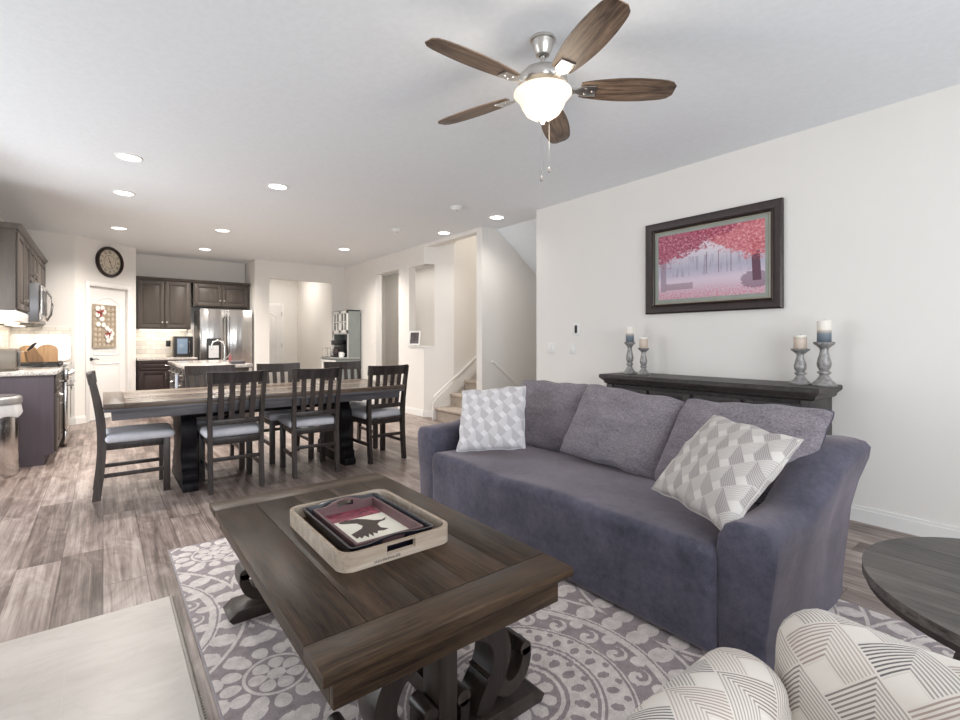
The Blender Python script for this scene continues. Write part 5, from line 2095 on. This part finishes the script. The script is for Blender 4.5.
for s_ in (-1, 1):
    f.box(-L2 + 0.05, L2 - 0.05, min(s_ * (W2 - 0.03), s_ * (W2 - 0.055)), max(s_ * (W2 - 0.03), s_ * (W2 - 0.055)), 0.635, 0.7215, 0.002)
    f.box(min(s_ * (L2 - 0.05), s_ * (L2 - 0.075)), max(s_ * (L2 - 0.05), s_ * (L2 - 0.075)), -W2 + 0.055, W2 - 0.055, 0.635, 0.7215, 0.002)
f.build('apron', DAPR, dt)
half = [(0.385, 0.0), (0.395, 0.03), (0.385, 0.065), (0.345, 0.07), (0.365, 0.10), (0.36, 0.135), (0.325, 0.15), (0.30, 0.152), (0.315, 0.18), (0.305, 0.21), (0.27, 0.225),
        (0.235, 0.24), (0.225, 0.29), (0.245, 0.34), (0.285, 0.40), (0.305, 0.46), (0.295, 0.52), (0.255, 0.565), (0.225, 0.575), (0.24, 0.60), (0.30, 0.61), (0.36, 0.63), (0.375, 0.66), (0.375, 0.70)]
for s_ in (-1, 1):
    xc = -0.66 if s_ < 0 else 0.68
    f = MB()
    out = [(a, b) for a, b in half] + [(-a, b) for a, b in reversed(half)]
    f.prism(out, xc - 0.055, xc + 0.055, YZ, 0.004)
    f.build('trestle', DLEG, dt, smooth_deg=50)
f = MB()
f.box(-0.60, 0.62, -0.025, 0.025, 0.545, 0.61, 0.004)
f.build('stretcher', DLEG, dt)
for s_ in (-1, 1):
    f = MB()
    f.cyl((0.01 + s_ * 0.28, 0, 0.56), (0.01 + s_ * 0.615, 0, 0.36), 0.016)
    f.build('brace', DLEG, dt)


# dining chairs
def make_chair(loc):
    t = thing('dining_chair', 'x', 'dining chair', loc, 0, 'slat-back dining chairs around the long table')
    HW = 0.19
    # rear posts (y negative = back)
    for s_ in (-1, 1):
        f = MB()
        path = [(-0.245, 0.0), (-0.222, 0.22), (-0.212, 0.44), (-0.222, 0.60), (-0.250, 0.78), (-0.285, 0.955)]
        P = smooth(path, 5)
        rings_ = []
        for i, (py, pz) in enumerate(P):
            k = pz / 0.955
            th_ = 0.029 - 0.003 * abs(pz - 0.44) / 0.44 if pz < 0.5 else 0.028 - 0.011 * (pz - 0.5) / 0.45
            xo = s_ * (HW - 0.0 + (0.02 * max(0, k - 0.45)))
            rings_.append([(xo - 0.016, py - th_, pz), (xo + 0.016, py - th_, pz), (xo + 0.016, py + th_, pz), (xo - 0.016, py + th_, pz)])
        f.loft(rings_)
        f.build('rear_leg', CHW, t, smooth_deg=30)
        f = MB()
        f.box(s_ * HW - 0.023, s_ * HW + 0.023, 0.18, 0.227, 0, 0.43, 0.003)
        f.build('front_leg', CHW, t)
    f = MB()
    # top rail, curved backwards
    n = 12
    rings_ = []
    for i in range(n + 1):
        u = -1 + 2 * i / n
        xx = u * 0.222
        yb = -0.268 - 0.030 * (1 - u * u)
        ztop = 0.962 + 0.006 * u * u
        rings_.append([(xx, yb - 0.012 + 0.014, 0.872), (xx, yb - 0.014, ztop), (xx, yb + 0.012, ztop), (xx, yb + 0.012 + 0.014, 0.872)])
    f.loft(rings_)
    f.build('top_rail', CHW, t, smooth_deg=30)
    f = MB()
    f.box(-0.185, 0.185, -0.236, -0.214, 0.535, 0.578, 0.003)
    f.build('lower_rail', CHW, t)
    for q in (-0.114, -0.038, 0.038, 0.114):
        f = MB()
        bowl = 0.018 * (1 - (q / 0.2) ** 2)
        rings_ = []
        for i in range(7):
            k = i / 6
            pz = 0.57 + k * 0.31
            py = -0.224 - (0.040 + bowl) * k
            rings_.append([(q * (1 + 0.06 * k) - 0.021, py - 0.006, pz), (q * (1 + 0.06 * k) + 0.021, py - 0.006, pz), (q * (1 + 0.06 * k) + 0.021, py + 0.006, pz), (q * (1 + 0.06 * k) - 0.021, py + 0.006, pz)])
        f.loft(rings_)
        f.build('back_slat', CHW, t, smooth_deg=30)
    f = MB()
    f.box(-HW + 0.014, HW - 0.014, 0.195, 0.22, 0.375, 0.43, 0.002)
    f.box(-HW + 0.014, HW - 0.014, -0.222, -0.200, 0.375, 0.43, 0.002)
    for s_ in (-1, 1):
        f.box(s_ * HW - 0.012, s_ * HW + 0.012, -0.20, 0.19, 0.375, 0.43, 0.002)
    f.build('seat_frame', CHW, t)
    f = MB()
    f.softbox(-0.226, 0.226, -0.195, 0.26, 0.428, 0.490, 0.030, 4, 8, warp=lambda q: (q.x * (1.0 + 0.05 * (q.y + 0.2)), q.y, q.z + (0.022 * math.cos(q.x * 6.5) * math.cos(q.y * 6.0) if q.z > 0.46 else 0)))
    f.build('seat_pad', SEATF, t, smooth_deg=60)
    f = MB()
    f.box(-HW + 0.015, HW - 0.015, -0.238, -0.218, 0.245, 0.275, 0.002)
    f.build('stretcher', CHW, t)
    for s_ in (-1, 1):
        f = MB()
        f.box(s_ * HW - 0.010, s_ * HW + 0.010, -0.205, 0.19, 0.165, 0.195, 0.002)
        f.build('stretcher', CHW, t)
    return t


chair = make_chair((0, 0, 0))
spots = [((0.86, 4.545, 0), 0, 'slat-back dining chair on the near side, closest to the end chair'),
         ((1.535, 4.575, 0), R(-3), 'slat-back dining chair in the middle of the near side of the table'),
         ((2.25, 4.63, 0), R(2), 'slat-back dining chair at the right end of the near side'),
         ((0.205, 4.84, 0), R(-90), 'dining chair seen side-on at the left head of the table'),
         ((0.845, 5.18, 0), R(180), 'dining chair on the far side, in front of the kitchen island'),
         ((1.50, 5.18, 0), R(180), 'dining chair on the far side at the middle of the table'),
         ((2.22, 5.18, 0), R(180), 'dining chair on the far side below the hutch')]
for i, (lc, rz_, lab) in enumerate(spots):
    place(chair, i == 0, lc, rz_, lab)

# ------------------------------------------------------------------ round side table at the right
rt = thing('side_table', 'round dark wood side table beside the patterned chair at the right edge', 'side table', (1.86, 0.01, 0.0125))
f = MB()
n_ = 6
RR = 0.42
for i in range(n_):
    y0, y1 = -RR + i * 2 * RR / n_ + 0.0008, -RR + (i + 1) * 2 * RR / n_ - 0.0008
    pts = []
    for k in range(13):
        yy_ = y0 + (y1 - y0) * k / 12
        pts.append((math.sqrt(max(0, RR * RR - yy_ * yy_)), yy_))
    for k in range(12, -1, -1):
        yy_ = y0 + (y1 - y0) * k / 12
        pts.append((-math.sqrt(max(0, RR * RR - yy_ * yy_)), yy_))
    cl = [pts[0]]
    for p in pts[1:]:
        if (Vector(p) - Vector(cl[-1])).length > 1e-4:
            cl.append(p)
    if (Vector(cl[0]) - Vector(cl[-1])).length < 1e-4:
        cl.pop()
    f.prism(cl, 0.535, 0.56, Matrix.Rotation(R(90), 4, 'Z'))
f.build('top_planks', ROUNDW, rt, smooth_deg=30)
f = MB()
f.lathe([(0.40, 0.512), (0.412, 0.515), (0.412, 0.5345), (0.0, 0.5345)], 56, cap=False)
f.lathe([(0.40, 0.512), (0, 0.512)], 56, cap=False)
f.build('rim', plain('dark_rim_wood', s2l(52, 44, 42), 0.4), rt)
for k in range(3):
    a_ = R(144 + 120 * k)
    f = MB()
    S_ = [(0.05, 0.50), (0.20, 0.47), (0.27, 0.40), (0.20, 0.28), (0.10, 0.20), (0.14, 0.10), (0.28, 0.04), (0.33, 0.022)]
    f.ribbon(S_, (0.06, 0.042), -0.035, 0.035, Matrix.Rotation(a_, 4, 'Z') @ XZ)
    f.build('leg', LEGWOOD, rt)
f = MB()
f.lathe([(0.04, 0.16), (0.055, 0.2), (0.05, 0.30), (0.035, 0.4), (0.05, 0.515)], 24)
f.build('column', LEGWOOD, rt)

# ------------------------------------------------------------------ patterned armchair close to the camera
ac = thing('armchair', 'cream armchair with charcoal line pattern at the bottom right, seen from above', 'armchair', (0.70, 0.03, 0.0125))
ax_, ay_ = 0.70, 0.03


def slab(path_a, path_b, thick, ztop, zbot, rnd, axis):
    """upholstered slab running along axis with a domed top; returns MB (uv follows the cloth)"""
    pass


def uph(x0, x1, y0, y1, z0, z1, r, along, lean=0.0, taper=None):
    """cross-section rounded at the top, swept along x or y; rounded ends"""
    f = MB()
    N = 18
    rings_ = []
    ends = 6
    a0, a1 = (x0, x1) if along == 'x' else (y0, y1)
    b0, b1 = (y0, y1) if along == 'x' else (x0, x1)
    hw_ = (b1 - b0) / 2
    bc = (b0 + b1) / 2
    steps = []
    for i in range(ends):
        t_ = i / ends
        ang = PI / 2 * t_
        steps.append((a0 + r * (1 - math.sin(ang)) , r * (1 - math.sin(ang))))
    # positions from end cap inwards
    seq = []
    for i in range(ends + 1):
        ang = PI / 2 * i / ends
        seq.append((a0 + r * (1 - math.cos(ang)), r * (1 - math.sin(ang))))
    M_ = 14
    for i in range(1, M_):
        seq.append((a0 + r + (a1 - a0 - 2 * r) * i / M_, 0.0))
    for i in range(ends, -1, -1):
        ang = PI / 2 * i / ends
        seq.append((a1 - r * (1 - math.cos(ang)), r * (1 - math.sin(ang))))
    for a_, ins in seq:
        tt = (a_ - a0) / (a1 - a0)
        zt = z1 + (taper(tt) if taper else 0)
        h_ = hw_ - ins
        zt2 = zt - ins
        prof = [(-h_, z0), (-h_, zt2 * 0.5 + z0 * 0.5), (-h_ - 0.004, zt2 - hw_ * 0.9)]
        for k in range(0, N + 1):
            th_ = PI - PI * k / N
            prof.append((math.cos(th_) * h_, zt2 - hw_ * 0.8 + math.sin(th_) ** 0.8 * hw_ * 0.8))
        prof += [(h_ + 0.004, zt2 - hw_ * 0.9), (h_, zt2 * 0.5 + z0 * 0.5), (h_, z0)]
        ring = []
        for pb, pz in prof:
            q = Vector((a_, pb, pz))
            k_ = mnoise.noise(q * 5.0) * 0.006
            bb = bc + pb + lean * (pz - z0) + k_
            ring.append((a_ - ax_, bb - ay_, pz + k_) if along == 'x' else (bb - ax_, a_ - ay_, pz + k_))
        rings_.append(ring)
    f.loft(rings_)
    return f


uph(0.30, 0.985, 0.325, 0.468, 0.10, 0.628, 0.06, 'x').build('arm', CHAIRF, ac, smooth_deg=70)
uph(0.30, 0.985, -0.41, -0.267, 0.10, 0.628, 0.06, 'x').build('arm', CHAIRF, ac, smooth_deg=70)
uph(0.95, 1.10, -0.33, 0.372, 0.10, 0.708, 0.07, 'y', 0.0).build('backrest', CHAIRF, ac, smooth_deg=70)
f = MB()
f.softbox(0.30 - ax_, 0.94 - ax_, -0.265 - ay_, 0.322 - ay_, 0.24, 0.44, 0.05, 4, 8)
f.build('seat_cushion', CHAIRF, ac, smooth_deg=60)
f = MB()
f.softbox(0.33 - ax_, 1.03 - ax_, -0.33 - ay_, 0.39 - ay_, 0.09, 0.26, 0.03, 3, 4)
f.build('seat_base', CHAIRF, ac, smooth_deg=60)
for (a_, b_) in ((0.38, 0.36), (1.0, 0.33), (0.38, -0.30), (1.0, -0.28)):
    f = MB()
    f.lathe([(0.014, 0), (0.022, 0.10)], 12, Matrix.Translation((a_ - ax_, b_ - ay_, 0)))
    f.build('leg', BLACK, ac)
